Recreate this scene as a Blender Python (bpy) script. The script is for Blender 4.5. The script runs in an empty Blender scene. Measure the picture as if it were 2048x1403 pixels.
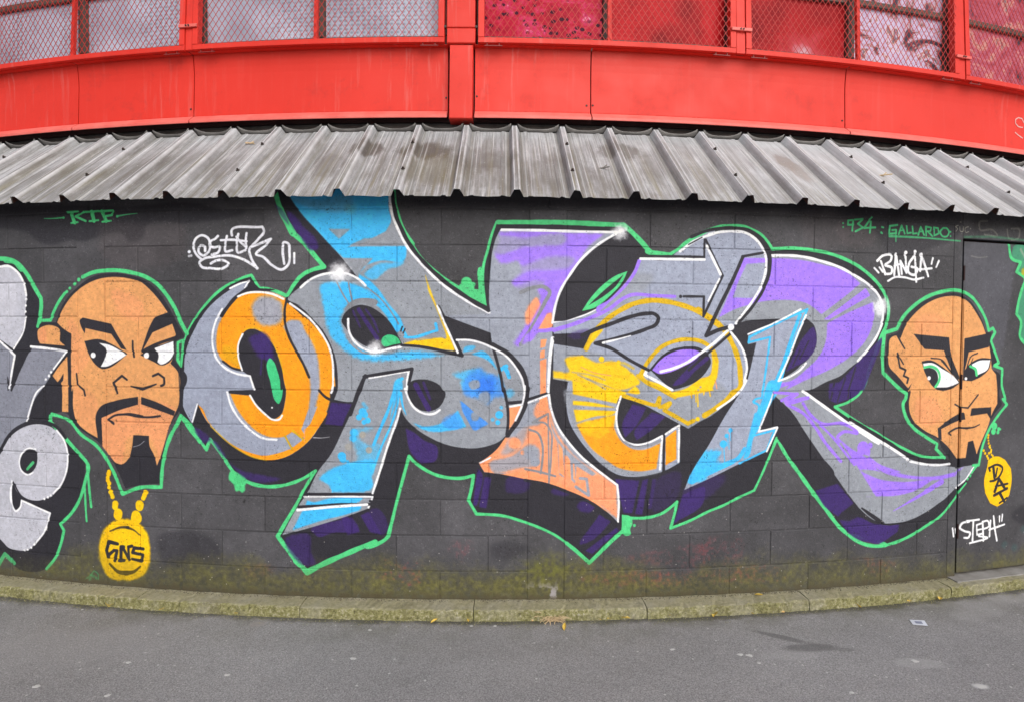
import bpy, bmesh, math, random
import numpy as np
from mathutils import Vector, Matrix

random.seed(7); rng = np.random.default_rng(11)
S = bpy.context.scene
COL = S.collection

# ------------------------------------------------------------------ camera, sky, sun, exposure
CAM_Z = 1.5244
PITCH, ROLL, LENS = -0.0241, 0.0064, 1150 / 2048 * 36
cam = bpy.data.cameras.new('camera'); cam.lens = LENS; cam.sensor_width = 36; cam.clip_end = 500; cam.clip_start = 0.05
camo = bpy.data.objects.new('camera', cam); COL.objects.link(camo)
cp, sp, cr, sr = math.cos(PITCH), math.sin(PITCH), math.cos(ROLL), math.sin(ROLL)
camo.matrix_world = Matrix(((cr, -sr, 0, 0), (-sp * sr, -sp * cr, -cp, 0), (cp * sr, cp * cr, -sp, CAM_Z), (0, 0, 0, 1)))
S.camera = camo

SUN_EL, SUN_AZ = math.radians(36), math.radians(158)      # azimuth clockwise from +Y: behind the camera, to the right
world = bpy.data.worlds.new('World'); S.world = world; world.use_nodes = True
wn, wl = world.node_tree.nodes, world.node_tree.links
wn.clear()
sky = wn.new('ShaderNodeTexSky'); sky.sky_type = 'NISHITA'; sky.sun_disc = False
sky.sun_elevation = SUN_EL; sky.sun_rotation = SUN_AZ; sky.air_density = 1.0; sky.dust_density = 4.0; sky.ozone_density = 1.0
hs = wn.new('ShaderNodeHueSaturation'); hs.inputs['Saturation'].default_value = 0.5
bg = wn.new('ShaderNodeBackground'); bg.inputs['Strength'].default_value = 0.15
wo = wn.new('ShaderNodeOutputWorld')
wl.new(sky.outputs[0], hs.inputs['Color']); wl.new(hs.outputs[0], bg.inputs['Color']); wl.new(bg.outputs[0], wo.inputs['Surface'])
sun = bpy.data.lights.new('sun', 'SUN'); sun.energy = 1.3; sun.angle = math.radians(55); sun.color = (1, .985, .97)
suno = bpy.data.objects.new('sun', sun); COL.objects.link(suno)
sd = Vector((math.sin(SUN_AZ) * math.cos(SUN_EL), math.cos(SUN_AZ) * math.cos(SUN_EL), math.sin(SUN_EL)))
suno.rotation_euler = sd.to_track_quat('Z', 'Y').to_euler(); suno.location = (4, -6, 8)
S.view_settings.view_transform = 'Standard'; S.view_settings.look = 'None'
S.view_settings.gamma = 1; S.view_settings.exposure = 0.08; S.view_settings.use_curve_mapping = False

# ------------------------------------------------------------------ the round building: u = arc length on the block wall, z = height
CX, CY, R = -0.3123, 16.6446, 13.4828
def P(u, r, z):
    a = u / R
    return (CX + r * math.sin(a), CY - r * math.cos(a), z)
def PA(a, r, z): return (CX + r * math.sin(a), CY - r * math.cos(a), z)

# ------------------------------------------------------------------ helpers
def mesh_obj(name, verts, faces, mat, parent=None, uvs=None, smooth=False):
    me = bpy.data.meshes.new(name); me.from_pydata(verts, [], faces); me.update()
    if uvs is not None:
        lay = me.uv_layers.new(name='uv')
        li = np.empty(len(me.loops), dtype=np.int32); me.loops.foreach_get('vertex_index', li)
        lay.data.foreach_set('uv', np.asarray(uvs, dtype=np.float32)[li].ravel())
    if smooth: me.polygons.foreach_set('use_smooth', [True] * len(me.polygons))
    me.materials.append(mat)
    o = bpy.data.objects.new(name, me); COL.objects.link(o)
    if parent: o.parent = parent
    return o
def empty(name, loc=(0, 0, 0)):
    o = bpy.data.objects.new(name, None); COL.objects.link(o); o.location = loc; o.empty_display_size = .1
    return o
def tag(o, label=None, cat=None, group=None, kind=None):
    if label: o['label'] = label
    if cat: o['category'] = cat
    if group: o['group'] = group
    if kind: o['kind'] = kind
    return o
class MB:
    def __init__(s): s.v = []; s.f = []
    def quadgrid(s, fn, nu, nv):
        b = len(s.v)
        for j in range(nv + 1):
            for i in range(nu + 1): s.v.append(fn(i / nu, j / nv))
        for j in range(nv):
            for i in range(nu):
                a = b + j * (nu + 1) + i; s.f.append((a, a + 1, a + nu + 2, a + nu + 1))
    def arcbox(s, a0, a1, r0, r1, z0, z1, n=None, lean=0.0, bev=0.0):
        """a box bent round the building; r0 inner, r1 outer, lean = radius lost per metre of height; bev = chamfer of the outer edges"""
        n = n or max(1, int(abs(a1 - a0) / 0.012))
        def rr(r, z): return r - lean * (z - z0)
        if bev:
            ba = bev / r1
            sect = [(0, r0, z0), (0, r1 - bev, z0), (1, r1, z0 + bev), (1, r1, z1 - bev), (0, r1 - bev, z1), (0, r0, z1)]
        else:
            ba = 0; sect = [(0, r0, z0), (0, r1, z0), (0, r1, z1), (0, r0, z1)]
        m = len(sect); b = len(s.v)
        for i in range(n + 1):
            t = i / n
            for k, r, z in sect:
                aa, bb = (a0 + ba, a1 - ba) if k else (a0, a1)
                s.v.append(PA(aa + (bb - aa) * t, rr(r, z), z))
        for i in range(n):
            for k in range(m):
                k2 = (k + 1) % m
                s.f.append((b + i * m + k, b + (i + 1) * m + k, b + (i + 1) * m + k2, b + i * m + k2))
        s.f.append(tuple(b + k for k in range(m))); s.f.append(tuple(b + n * m + k for k in range(m))[::-1])
        return s
    def profile(s, a0, a1, pts, n=None, cap=True):
        """sweep a closed (r, z) polygon round the building"""
        n = n or max(1, int(abs(a1 - a0) / 0.012)); m = len(pts); b = len(s.v)
        for i in range(n + 1):
            for r, z in pts: s.v.append(PA(a0 + (a1 - a0) * i / n, r, z))
        for i in range(n):
            for k in range(m):
                k2 = (k + 1) % m
                s.f.append((b + i * m + k, b + (i + 1) * m + k, b + (i + 1) * m + k2, b + i * m + k2))
        if cap:
            s.f.append(tuple(b + k for k in range(m))); s.f.append(tuple(b + n * m + k for k in range(m))[::-1])
        return s
    def bar(s, p, q, w, t, up=(0, 0, 1)):
        p, q, up = Vector(p), Vector(q), Vector(up); d = (q - p).normalized()
        x = d.cross(up).normalized() * w / 2; y = x.cross(d).normalized() * t / 2
        b = len(s.v)
        for e in (p, q):
            for k in ((-1, -1), (1, -1), (1, 1), (-1, 1)): s.v.append(tuple(e + x * k[0] + y * k[1]))
        for k in range(4): s.f.append((b + k, b + (k + 1) % 4, b + 4 + (k + 1) % 4, b + 4 + k))
        s.f.append((b + 3, b + 2, b + 1, b)); s.f.append((b + 4, b + 5, b + 6, b + 7))
        return s
    def disc(s, c, axis, rad, h, n=8, dome=0.6):
        c, ax = Vector(c), Vector(axis).normalized(); x = ax.orthogonal().normalized(); y = ax.cross(x); b = len(s.v)
        for k in range(n):
            d = x * math.cos(2 * math.pi * k / n) + y * math.sin(2 * math.pi * k / n)
            s.v.append(tuple(c + d * rad)); s.v.append(tuple(c + d * rad * dome + ax * h))
        for k in range(n):
            k2 = (k + 1) % n; s.f.append((b + 2 * k, b + 2 * k2, b + 2 * k2 + 1, b + 2 * k + 1))
        s.f.append(tuple(b + 2 * k + 1 for k in range(n)))
        return s
    def build(s, name, mat, parent=None, smooth=False): return mesh_obj(name, s.v, s.f, mat, parent, None, smooth)

def lin(c):
    c = c / 255.0
    return c / 12.92 if c <= 0.04045 else ((c + 0.055) / 1.055) ** 2.4
def rgb(r, g, b): return (lin(r), lin(g), lin(b), 1)

class Mat:
    """small node-material builder"""
    def __init__(s, name, color=(.5, .5, .5, 1), rough=.6, metal=0, spec=.5):
        s.m = bpy.data.materials.new(name); s.m.use_nodes = True; s.t = s.m.node_tree; s.n = s.t.nodes; s.l = s.t.links
        s.b = s.n['Principled BSDF']; s.b.inputs['Base Color'].default_value = color; s.b.inputs['Roughness'].default_value = rough
        s.b.inputs['Metallic'].default_value = metal; s.b.inputs['Specular IOR Level'].default_value = spec
        s.co = s.n.new('ShaderNodeTexCoord').outputs['Object']
    def map(s, scale, rot=(0, 0, 0), loc=(0, 0, 0), co=None):
        n = s.n.new('ShaderNodeMapping'); n.inputs['Scale'].default_value = scale; n.inputs['Rotation'].default_value = rot; n.inputs['Location'].default_value = loc
        s.l.new(co or s.co, n.inputs['Vector']); return n.outputs[0]
    def noise(s, scale, detail=4, rough=.55, co=None, dist=0):
        n = s.n.new('ShaderNodeTexNoise'); n.inputs['Scale'].default_value = scale; n.inputs['Detail'].default_value = detail
        n.inputs['Roughness'].default_value = rough; n.inputs['Distortion'].default_value = dist
        s.l.new(co or s.co, n.inputs['Vector']); return n.outputs['Fac']
    def voro(s, scale, co=None, feat='F1', out='Distance', rnd=1):
        n = s.n.new('ShaderNodeTexVoronoi'); n.feature = feat; n.inputs['Scale'].default_value = scale; n.inputs['Randomness'].default_value = rnd
        s.l.new(co or s.co, n.inputs['Vector']); return n.outputs[out]
    def ramp(s, fac, stops, const=False):
        n = s.n.new('ShaderNodeValToRGB'); e = n.color_ramp.elements
        if const: n.color_ramp.interpolation = 'CONSTANT'
        while len(e) < len(stops): e.new(.5)
        for k, (p, c) in enumerate(stops): e[k].position = p; e[k].color = c if not isinstance(c, (int, float)) else (c, c, c, 1)
        s.l.new(fac, n.inputs['Fac']); return n.outputs['Color']
    def mix(s, fac, a, b, mode='MIX'):
        n = s.n.new('ShaderNodeMix'); n.data_type = 'RGBA'; n.blend_type = mode
        for sock, v in ((n.inputs[0], fac), (n.inputs[6], a), (n.inputs[7], b)):
            if hasattr(v, 'is_linked') or isinstance(v, bpy.types.NodeSocket): s.l.new(v, sock)
            else: sock.default_value = v
        return n.outputs[2]
    def math(s, op, a, b=0.0, clamp=False):
        n = s.n.new('ShaderNodeMath'); n.operation = op; n.use_clamp = clamp
        for sock, v in ((n.inputs[0], a), (n.inputs[1], b)):
            if isinstance(v, bpy.types.NodeSocket): s.l.new(v, sock)
            else: sock.default_value = v
        return n.outputs[0]
    def color(s, v): s.l.new(v, s.b.inputs['Base Color'])
    def rough(s, v): s.l.new(v, s.b.inputs['Roughness'])
    def bump(s, h, strength=.5, dist=.01):
        n = s.n.new('ShaderNodeBump'); n.inputs['Strength'].default_value = strength; n.inputs['Distance'].default_value = dist
        s.l.new(h, n.inputs['Height']); s.l.new(n.outputs[0], s.b.inputs['Normal'])

# ------------------------------------------------------------------ block layout of the wall (u in metres, z in metres)
JOINT = 0.008
PILLARS = [(-4.85, -4.675), (-2.22, -2.045), (0.410, 0.606), (3.016, 3.072)]
BAYS = [(-4.675, -2.22, [-4.20, -3.70, -3.205, -2.71], [-4.45, -3.95, -3.45, -2.95, -2.455]),
        (-2.045, 0.410, [-1.571, -1.071, -0.576, -0.081], [-1.83, -1.323, -0.815, -0.325, 0.185]),
        (0.606, 3.016, [1.074, 1.563, 2.05, 2.532], [0.829, 1.324, 1.811, 2.303, 2.784])]
Z0, Z9, ZB = 0.055, 0.2236, 2.2236
ROWS = [(Z0, Z9)] + [(Z9 + .2 * k, Z9 + .2 * (k + 1)) for k in range(10)]
DOOR = (3.090, 4.06, 0.090, 2.122)
BLOCKS = []
for ri, (za, zb) in enumerate(ROWS):
    k = 10 - ri                                   # 0 = top course
    for b0, b1, odd, even in BAYS:
        js = [b0] + (odd if k % 2 == 0 else even) + [b1]
        for i in range(len(js) - 1):
            if js[i + 1] < -3.75: continue
            BLOCKS.append([js[i] + JOINT / 2, js[i + 1] - JOINT / 2, za + JOINT / 2, zb - JOINT / 2, random.uniform(-.0012, .0012)])

# ------------------------------------------------------------------ the mural: spray paint laid out in wall coordinates (mm), drawn into one colour map
PPM, U0, U1, V0, V1 = 440, -3.95, 4.25, 0.0, 2.46
W, H = int((U1 - U0) * PPM), int((V1 - V0) * PPM)
MURAL = """
|f|matte|0|30|.8|-2826,2272 -2625,2272 -2257,2268 -1884,2249 -1443,2256 -1338,2230 -1171,2212 -1237,2181 -1423,2160 -1569,2147 -1584,2147 -1671,2156 -1778,2134 -1787,2086 -1841,2051 -1886,2055 -1922,2097 -2051,2091 -2164,2060 -2279,2067 -2377,2044 -2476,2059 -2556,2111 -2649,2139 -2764,2151 -2828,2162
|f|matte|0|46|.55|-1714,373 -1590,404 -1456,410 -1504,408 -1392,380 -1333,318 -1333,236 -1436,223 -1558,217 -1680,219
|f|matte|0|40|.6|-741,2278 -189,2281 515,2292 930,2300 1505,2308 1696,2298 2614,2297 2615,2255 1958,2252 1611,2264 1173,2227 772,2234 45,2224 -346,2238
|f|matte|0|44|.5|195,367 251,391 354,383 433,351 370,311 212,304
|f|matte|0|40|.5|2006,2221 2468,2240 3058,2251 3060,2200 2873,2080 2522,2050 2471,2132 2188,2179
|f|murk|0|60|.35|-2069,2148 -1795,2151 -1532,2130 -1533,2002 -2071,2002
|f|murk|0|50|.3|1959,2227 2230,2238 2280,2117 2007,2067
|f|murk|0|40|.4|2188,2179 2431,2197 2453,2098 2227,2082
|f|greyd|0|40|.75|3085,2089 3484,2106 3460,1776 3390,1420 3335,1331 3117,1769
|f|oldred|0|28|.6|-391,282 -319,275 -184,237 -168,171 -383,168 -439,193
|f|oldred|0|14|.55|-216,273 -168,269 -176,253 -208,257
|f|oldred|0|30|.22|-26,374 93,391 85,295 -10,279
|f|oldred|0|26|.55|696,180 954,215 1283,198 1539,205 1646,217 1874,190 1911,155 1647,135 1452,135 1118,130 873,144
|f|oldred|0|26|.4|2430,174 2588,164 2569,122 2451,130
|f|oldred|0|30|.2|937,288 1198,339 1466,331 1450,274 1117,252
|f|oldred|0|30|.2|1388,358 1643,365 1645,266 1389,276
|f|oldred|0|30|.18|-1197,218 -1014,217 -1064,166 -1198,161
|s|oldred|40|24|.25|2326,224 2470,206 2619,179
sideletter|f|ink|0|3|1|-2898,1955 -2768,1956 -2694,1948 -2622,1906 -2561,1826 -2479,1725! -2499,1574! -2525,1524 -2434,1541 -2288,1442! -2329,1316 -2340,1241 -2342,1071! -2402,1056! -2423,1013! -2305,904 -2181,783! -2192,674 -2242,545 -2357,408! -2343,362! -2384,240 -2467,132 -2695,130 -2758,194! -2802,129! -2935,117!
sideletter|s|green|30|5|1|-2832,1969 -2767,1970 -2704,1965 -2631,1935 -2571,1875 -2521,1801 -2474,1732! -2472,1700 -2494,1574!
sideletter|s|green|38|5|.9|-2725,1962 -2662,1950 -2611,1907
sideletter|s|green|28>20|5|1|-2407,1086! -2423,1013! -2354,953 -2277,880 -2181,791! -2164,767 -2183,674 -2223,563 -2282,476 -2357,408! -2333,371! -2354,294 -2395,206 -2461,132
sideletter|s|green|18|4|1|-2170,759 -2159,642 -2146,521
sideletter|s|green|15|4|1|-2188,641 -2184,540 -2178,436
sideletter|s|green|30|8|.8|-2847,82 -2763,198! -2695,147
sideletter|f|light|0|3|1|-2899,1908 -2768,1922 -2705,1928 -2653,1903 -2602,1852 -2577,1784 -2585,1658 -2607,1548 -2677,1434! -2777,1488! -2906,1547!
sideletter|f|lightw@light|0|40|.4|-2836,1787 -2685,1836 -2646,1701 -2711,1574 -2839,1616
sideletter|f|grey2|0|3|1|-2906,1530! -2777,1467! -2667,1395! -2679,1310 -2707,1203! -2717,1256 -2778,842 -2856,760 -2923,722!
sideletter|f|grey2|0|3|1|-2552,1452! -2298,1425! -2388,1307 -2470,1204 -2585,1010! -2701,948 -2767,877 -2923,687! -2913,1182! -2718,1187! -2664,1251
sideletter|s|ink|34>18|3|1|-2552,1456 -2610,1362 -2664,1259 -2697,1190
sideletter|s|ink|26|3|1|-2677,1429 -2562,1460 -2436,1457 -2298,1443
sideletter|s|ink|20|3|1|-2884,1543! -2777,1480! -2677,1421!
sideletter|f|ink|0|3|1|-2459,1221! -2388,1290! -2340,1245! -2337,1071! -2402,1060! -2575,1008! -2532,1133
sideletter|s|white|17|3|1|-2884,1530! -2777,1478! -2667,1397! -2690,1301 -2713,1203
sideletter|s|white|17|3|1|-2552,1449! -2421,1439 -2298,1423! -2388,1322
sideletter|c|white|10|3|1|-2408,1302 -2423,1281 -2447,1259
sideletter|s|white|14|3|1|-2465,1221 -2511,1184 -2558,1090 -2588,1004
sideletter|s|white|17|3|1|-2855,1910 -2768,1922 -2705,1925 -2643,1891 -2597,1827 -2578,1751
sideletter|c|white|10|3|1|-2578,1726 -2582,1690 -2585,1654
sideletter|s|white|13|3|1|-2585,1624 -2602,1544 -2677,1434
sideletter|f|light|0|3|1|-2923,687! -2790,798 -2724,896 -2628,964 -2514,993 -2403,974 -2325,903 -2302,820 -2313,719 -2359,632 -2430,560 -2511,530 -2604,542 -2666,581 -2696,639! -2710,587 -2704,518 -2678,468 -2646,492 -2635,531! -2431,467! -2463,371 -2525,290 -2598,233 -2661,224 -2736,239 -2799,286 -2931,320!
sideletter|s|ink|24|3|1|-2900,723 -2789,824 -2712,922 -2617,984 -2508,1006 -2383,985 -2315,920
sideletter|f|lightw@light|0|40|.35|-2474,931 -2355,877 -2357,733 -2459,610 -2529,657
sideletter|f|ink|0|3|1|-2641,788 -2604,837 -2562,850 -2522,828 -2515,777 -2544,716 -2585,693 -2627,712
sideletter|s|green|20|4|.9|-2588,722 -2546,763
sideletter|s|ink|12|2|1|-2694,638 -2635,557 -2511,532 -2430,559
sideletter|s|white|13|3|1|-2526,844 -2578,846 -2625,815 -2646,762 -2632,712 -2586,688 -2547,703
sideletter|s|white|14|3|1|-2702,643 -2714,587 -2709,509 -2678,464 -2646,488 -2635,531! -2431,467! -2473,353 -2546,271
sideletter|s|white|14|3|1|-2374,960 -2325,903 -2302,820 -2313,719 -2354,637 -2407,587
sideletter|c|white|9|3|1|-2424,573 -2445,561 -2470,550 -2567,252 -2593,238 -2619,230
shadow|f|ink|0|3|1|-1006,2336! -978,2241 -933,2131 -901,2084 -844,2037 -796,1982 -756,1935 -724,1901! -780,1891 -829,1872 -869,1844 -902,1801 -926,1762 -940,1740! -975,1758 -1016,1773 -1057,1783 -1098,1785! -1119,1817 -1143,1858! -1189,1845 -1239,1825 -1298,1794 -1358,1750 -1409,1698 -1456,1642 -1491,1590 -1522,1537 -1539,1489 -1553,1416 -1562,1343 -1567,1262 -1572,1187 -1577,1106 -1569,1070! -1504,1010 -1453,931 -1415,875! -1393,940! -1346,885 -1296,814 -1245,750 -1203,719 -1145,695 -1061,681 -979,687 -897,710 -831,741 -778,774! -823,705 -889,583 -938,502 -996,403! -947,340 -890,270 -828,203! -767,237 -605,314 -445,381 -487,356 -387,398 -369,418! -343,522 -316,634 -284,754 -254,865! -225,833 -177,798 -106,763 -27,746 44,746 103,761! 91,685 76,622! 120,546! 179,544 274,535 369,507 448,479 470,470 566,422 662,349 751,269! 807,323 871,386 935,445! 938,526! 999,517 1081,519 1163,542 1220,581 1248,605! 1237,548 1213,452! 1321,494 1446,551 1511,574 1622,624 1707,659! 1758,764 1800,862 1838,956! 1897,860 1989,742 2082,622 2176,510 2243,431 2320,368 2398,321 2476,300 2564,298 2332,366 2400,321 2507,296 2616,308 2736,344 2848,397 2942,444 3042,535 3132,627 3196,721 3229,755! 3062,762! 2974,810! 2868,815 2784,830 2681,872 2560,931 2441,997 2528,949 2400,1015 2294,1076 2204,1132! 2302,1164 2367,1209 2404,1268 2421,1337 2467,1455 2512,1564 2531,1598 2549,1674 2542,1741 2516,1799 2466,1857 2407,1905 2330,1953 2236,1992 2143,2018 2034,2033 1918,2040 1791,2032! 1769,2064 1725,2107 1673,2133 1621,2150 1553,2152 1486,2146 1411,2126 1364,2105 1282,2056 1225,2011 1193,1991! 1087,1993! 1013,2066 964,2112 924,2147! 852,2146 733,2151 575,2154 357,2151 229,2152! 202,2086 179,2000 156,1914 148,1829 169,1704! 47,1758 -31,1820 -110,1881 -188,1959 -243,2037 -283,2099 -314,2176 -334,2254 -341,2331!
shadow|s|green|30>42|4|1|-1006,2328 -991,2273 -970,2210 -933,2139 -903,2088
shadow|s|green|34>24|4|1|-903,2088 -844,2037 -796,1982 -756,1935 -728,1903! -780,1891 -829,1872 -869,1844
shadow|s|green|26>16|4|1|-869,1844 -902,1801 -926,1762 -940,1742! -975,1758 -1016,1773 -1057,1783 -1098,1785! -1119,1817 -1143,1858! -1189,1845 -1239,1825
shadow|s|green|18>24|4|1|-1231,1828 -1298,1794 -1358,1750 -1409,1698 -1456,1642 -1491,1590 -1522,1537 -1541,1481 -1556,1416 -1567,1351
shadow|s|green|22|4|1|-1596,1008 -1569,1070! -1504,1010 -1453,931 -1415,879! -1393,940! -1346,885 -1296,814 -1245,750 -1203,719
shadow|s|green|26>16|4|1|-1203,719 -1145,695 -1061,681 -979,687 -897,710 -831,741 -778,776! -823,705 -889,583
shadow|s|green|18>34|4|1|-848,664 -889,583 -938,502 -996,403! -947,340 -890,270
shadow|s|green|40>22|5|1|-890,270 -828,203! -767,237 -605,314 -445,381 -487,356 -387,398 -369,418! -343,522
shadow|s|green|20>22|4|1|-351,490 -316,634 -284,754 -254,865! -225,833 -177,798 -106,763 -27,746 44,746 103,761! 91,685 76,622!
shadow|s|green|20>16|4|1|76,622! 120,546! 179,544 274,535 369,507 448,479 470,470 566,422 662,349
shadow|s|green|24>26|4|1|622,381 662,349 751,269! 807,323 871,386 943,449!
shadow|s|green|20>16|4|1|942,522 999,517 1081,519 1163,542 1220,581 1248,605! 1237,548 1213,456! 1321,494 1446,551 1511,574 1622,624 1707,659! 1758,764 1800,862
shadow|s|green|18>30|4|1|1783,821 1800,862 1838,956! 1897,860 1989,742 2082,622
shadow|s|green|28>22|4|1|2063,648 2176,510 2243,431 2320,368 2398,321 2476,300 2564,298 2332,366 2400,321
shadow|s|green|24>18|4|1|2361,339 2400,321 2507,296 2616,308 2736,344 2848,397 2942,444 3042,535 3068,564
shadow|s|green|16|3|1|3063,560 3100,602 3143,644
shadow|c|green|12|3|1|3155,670 3175,689
shadow|s|green|22|3|1|3185,708 3218,746
shadow|s|green|18>22|4|1|2974,810! 2868,815 2784,830 2681,872 2560,931 2441,997 2528,949 2400,1015 2294,1076 2204,1132!
shadow|s|green|18>24|4|1|2209,1133! 2302,1164 2367,1209 2404,1268 2421,1337 2467,1455 2512,1564 2531,1598
shadow|s|green|24>22|4|1|2517,1564 2531,1598 2549,1674 2542,1741 2516,1799 2466,1857 2407,1905 2330,1953 2236,1992 2143,2018 2034,2033 1918,2040 1791,2032!
shadow|s|green|18>30|4|1|1791,2032! 1769,2064 1725,2107 1673,2133 1621,2150 1553,2152
shadow|s|green|34>20|4|1|1613,2148 1553,2152 1486,2146 1411,2126 1364,2105 1282,2056 1225,2011 1193,1991!
shadow|s|green|22>40|4|1|1193,1989! 1144,1990 1087,1993! 1062,2004
shadow|s|green|34>26|4|1|1075,2000! 1013,2066 964,2112 924,2145! 852,2146 733,2151
shadow|s|green|34>24|4|1|812,2145 733,2149 575,2153 357,2151 229,2150! 202,2086 179,2000 156,1914 147,1829
shadow|f|green|0|3|1|-243,2044! -184,1959 -110,1889 -31,1831 39,1793 125,1782! 136,1906 164,1907 173,1692! 63,1746 -31,1806 -125,1881 -196,1951
shadow|s|green|20>24|4|1|-339,2324 -334,2254 -314,2176 -283,2099 -235,2029
shadow|c|green|38|5|1|59,1820
shadow|c|green|16|4|1|94,1809
shadow|c|green|20|4|1|86,1789 35,1797
shadow|f|green|0|4|1|-1270,762 -1281,717 -1250,682 -1246,662 -1237,647 -1220,654 -1204,642 -1185,659 -1187,679 -1176,700 -1178,720 -1220,751
shadow|f|green|0|3|1|932,539! 983,525 993,489 980,449 986,426 951,419 931,443!
shadow|c|green|11|3|1|1004,476
shadow|f|dpurp|0|12|.9|-933,2210 -893,2186 -844,2123 -772,2052 -764,1997 -796,1993 -861,2068 -909,2131
shadow|f|dpurp|0|10|.75|-1483,1003 -1431,980 -1321,853 -1220,775 -1094,746 -979,725 -1061,703 -1178,720 -1262,790 -1388,932 -1431,915
shadow|f|dpurp|0|5|.9|-689,1157! -573,1150! -613,1066 -627,1027! -725,1037!
shadow|f|dpurp|0|8|.85|-799,431 -573,522! -533,455 -686,428 -767,406
shadow|f|dpurp|0|10|.7|-951,393 -812,413 -804,312 -779,253 -824,239
shadow|f|dpurp|0|4|.9|-591,522! -527,439! -599,418! -639,533!
shadow|f|dpurp|0|4|.9|-525,531! -480,554! -403,422! -471,439!
shadow|f|dpurp|0|6|.6|-463,568 -443,573 -375,450 -391,426
shadow|f|dpurp|0|5|.9|-274,1019! -233,1000 -170,953 -99,918 -106,842 -185,822! -241,881
shadow|f|dpurp|0|4|.95|125,800! 144,781 137,654 122,590! 101,596! 112,701
shadow|f|dpurp|0|4|.9|163,753! 201,749! 175,578! 134,584!
shadow|f|dpurp|0|14|.6|288,745 419,729 407,686 281,678
shadow|f|dpurp|0|5|.9|984,1157! 1065,1137! 1001,1026 945,970! 928,1026
shadow|f|dpurp|0|5|.9|1094,1111! 1178,1089! 1083,1001 1010,954! 998,982
shadow|f|dpurp|0|5|.9|891,739! 1029,728! 991,545! 942,547!
shadow|f|dpurp|0|4|.9|1047,729! 1080,737! 1049,536! 1007,541!
shadow|f|dpurp|0|4|.7|1104,736! 1126,736! 1101,567! 1080,568!
shadow|f|dpurp|0|14|.4|1135,736 1259,774 1244,621 1113,551
shadow|f|dpurp|0|10|.8|692,613 780,576 748,552 676,589
shadow|f|dpurp|0|8|.85|805,540! 870,499! 766,396 702,372
shadow|f|dpurp|0|5|.9|902,466! 917,448! 767,319! 726,336!
shadow|f|dpurp|0|12|.7|548,697 651,669 628,653 532,677
shadow|f|dpurp|0|6|.9|1281,645! 1410,681 1403,601 1254,495 1229,480!
shadow|f|dpurp|0|20|.5|1283,661 1534,729 1518,704 1384,594 1301,547
shadow|f|dpurp|0|5|.95|2086,645! 2230,682! 2339,563! 2233,490! 2148,553
shadow|f|dpurp|0|6|.95|2272,430! 2394,474! 2492,427 2656,419 2647,375! 2505,311 2377,369
shadow|f|dpurp|0|6|.9|2234,516 2338,494 2465,437 2643,419! 2497,324! 2400,334 2303,394
shadow|f|ink|0|4|.9|2262,515! 2328,524! 2382,484! 2311,457! 2226,470!
shadow|f|dpurp|0|5|.9|2164,1269! 2418,1293! 2359,1209 2213,1152! 2173,1170
shadow|s|ink|14|3|.8|2197,1269 2176,1178
shadow|s|ink|12|3|.8|2252,1269 2218,1161
shadow|s|ink|12|3|.8|2304,1268 2287,1185
shadow|f|dpurp|0|5|.9|2362,1404 2437,1471 2499,1530 2395,1226! 2161,1222! 2243,1288
shadow|s|ink|14|3|.8|2335,1362 2291,1229
shadow|s|ink|12|3|.7|2270,1304 2244,1229
shadow|f|dpurp|0|8|.5|-1006,2250 -957,2210 -925,2131 -974,2186
shadow|s|white|6>3|2|.7|-790,961 -742,960 -697,966
letterO|f|grey1|0|3|1|-1156,1827! -1214,1805 -1273,1774 -1332,1734 -1392,1682 -1444,1618 -1487,1545 -1518,1481 -1540,1408 -1549,1327 -1548,1263 -1552,1188 -1555,1123 -1543,1095 -1500,1023! -1464,1141! -1430,1069 -1388,1013 -1320,950 -1244,899 -1161,853 -1077,831 -1011,833 -937,854 -863,900 -798,961 -750,1033 -709,1121 -697,1168 -687,1232 -677,1234 -677,1345 -689,1440 -717,1518 -765,1589 -821,1652 -886,1699 -951,1734 -1016,1762 -1090,1768 -1156,1762 -1223,1742! -1173,1785
letterO|f|ink|0|3|1|-1223,1742! -1173,1777! -1148,1833! -1098,1785! -1008,1777 -1057,1768 -1140,1765 -1190,1755
letterO|f|orange|0|4|1|-1223,1742! -1265,1698 -1316,1626 -1342,1562 -1351,1490 -1343,1426 -1309,1378 -1259,1347 -1200,1328! -1225,1419 -1220,1475 -1195,1531 -1132,1559 -1050,1508 -993,1413 -956,1263 -948,1229 -953,1157 -977,1085 -1019,1060 -1076,1095 -1126,1147 -1155,1190! -1272,1200! -1235,1121 -1176,1042 -1110,987 -1052,962 -961,962 -904,983 -847,960 -798,1004 -717,1105 -697,1168 -687,1232 -678,1234 -681,1345 -693,1439 -721,1518 -765,1585 -821,1644 -878,1687 -943,1726 -1008,1755 -1074,1766 -1140,1762 -1181,1755
letterO|f|orange|0|3|1|-1463,1131! -1405,1037 -1320,950 -1236,892 -1152,849 -1061,829 -970,842 -888,883 -823,936 -766,1009 -717,1105 -758,1096 -798,1032 -843,956 -888,919 -937,890 -1011,865 -1077,854 -1144,866 -1211,888 -1278,923 -1346,974 -1405,1045 -1443,1117
letterO|f|mustard|0|22|.55|-1317,1402 -1259,1363 -1200,1332 -1225,1435 -1309,1466
letterO|s|mustard|10|4|.7|-1191,1551 -1124,1567 -1050,1516 -993,1429 -960,1318
letterO|s|mustard|9|4|.7|-1388,1013 -1261,907 -1144,846 -1061,827
letterO|f|grey1|0|20|.95|-1136,1706 -1090,1738 -1024,1739 -975,1706 -963,1651 -976,1596 -1025,1576 -1091,1583 -1128,1619
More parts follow.
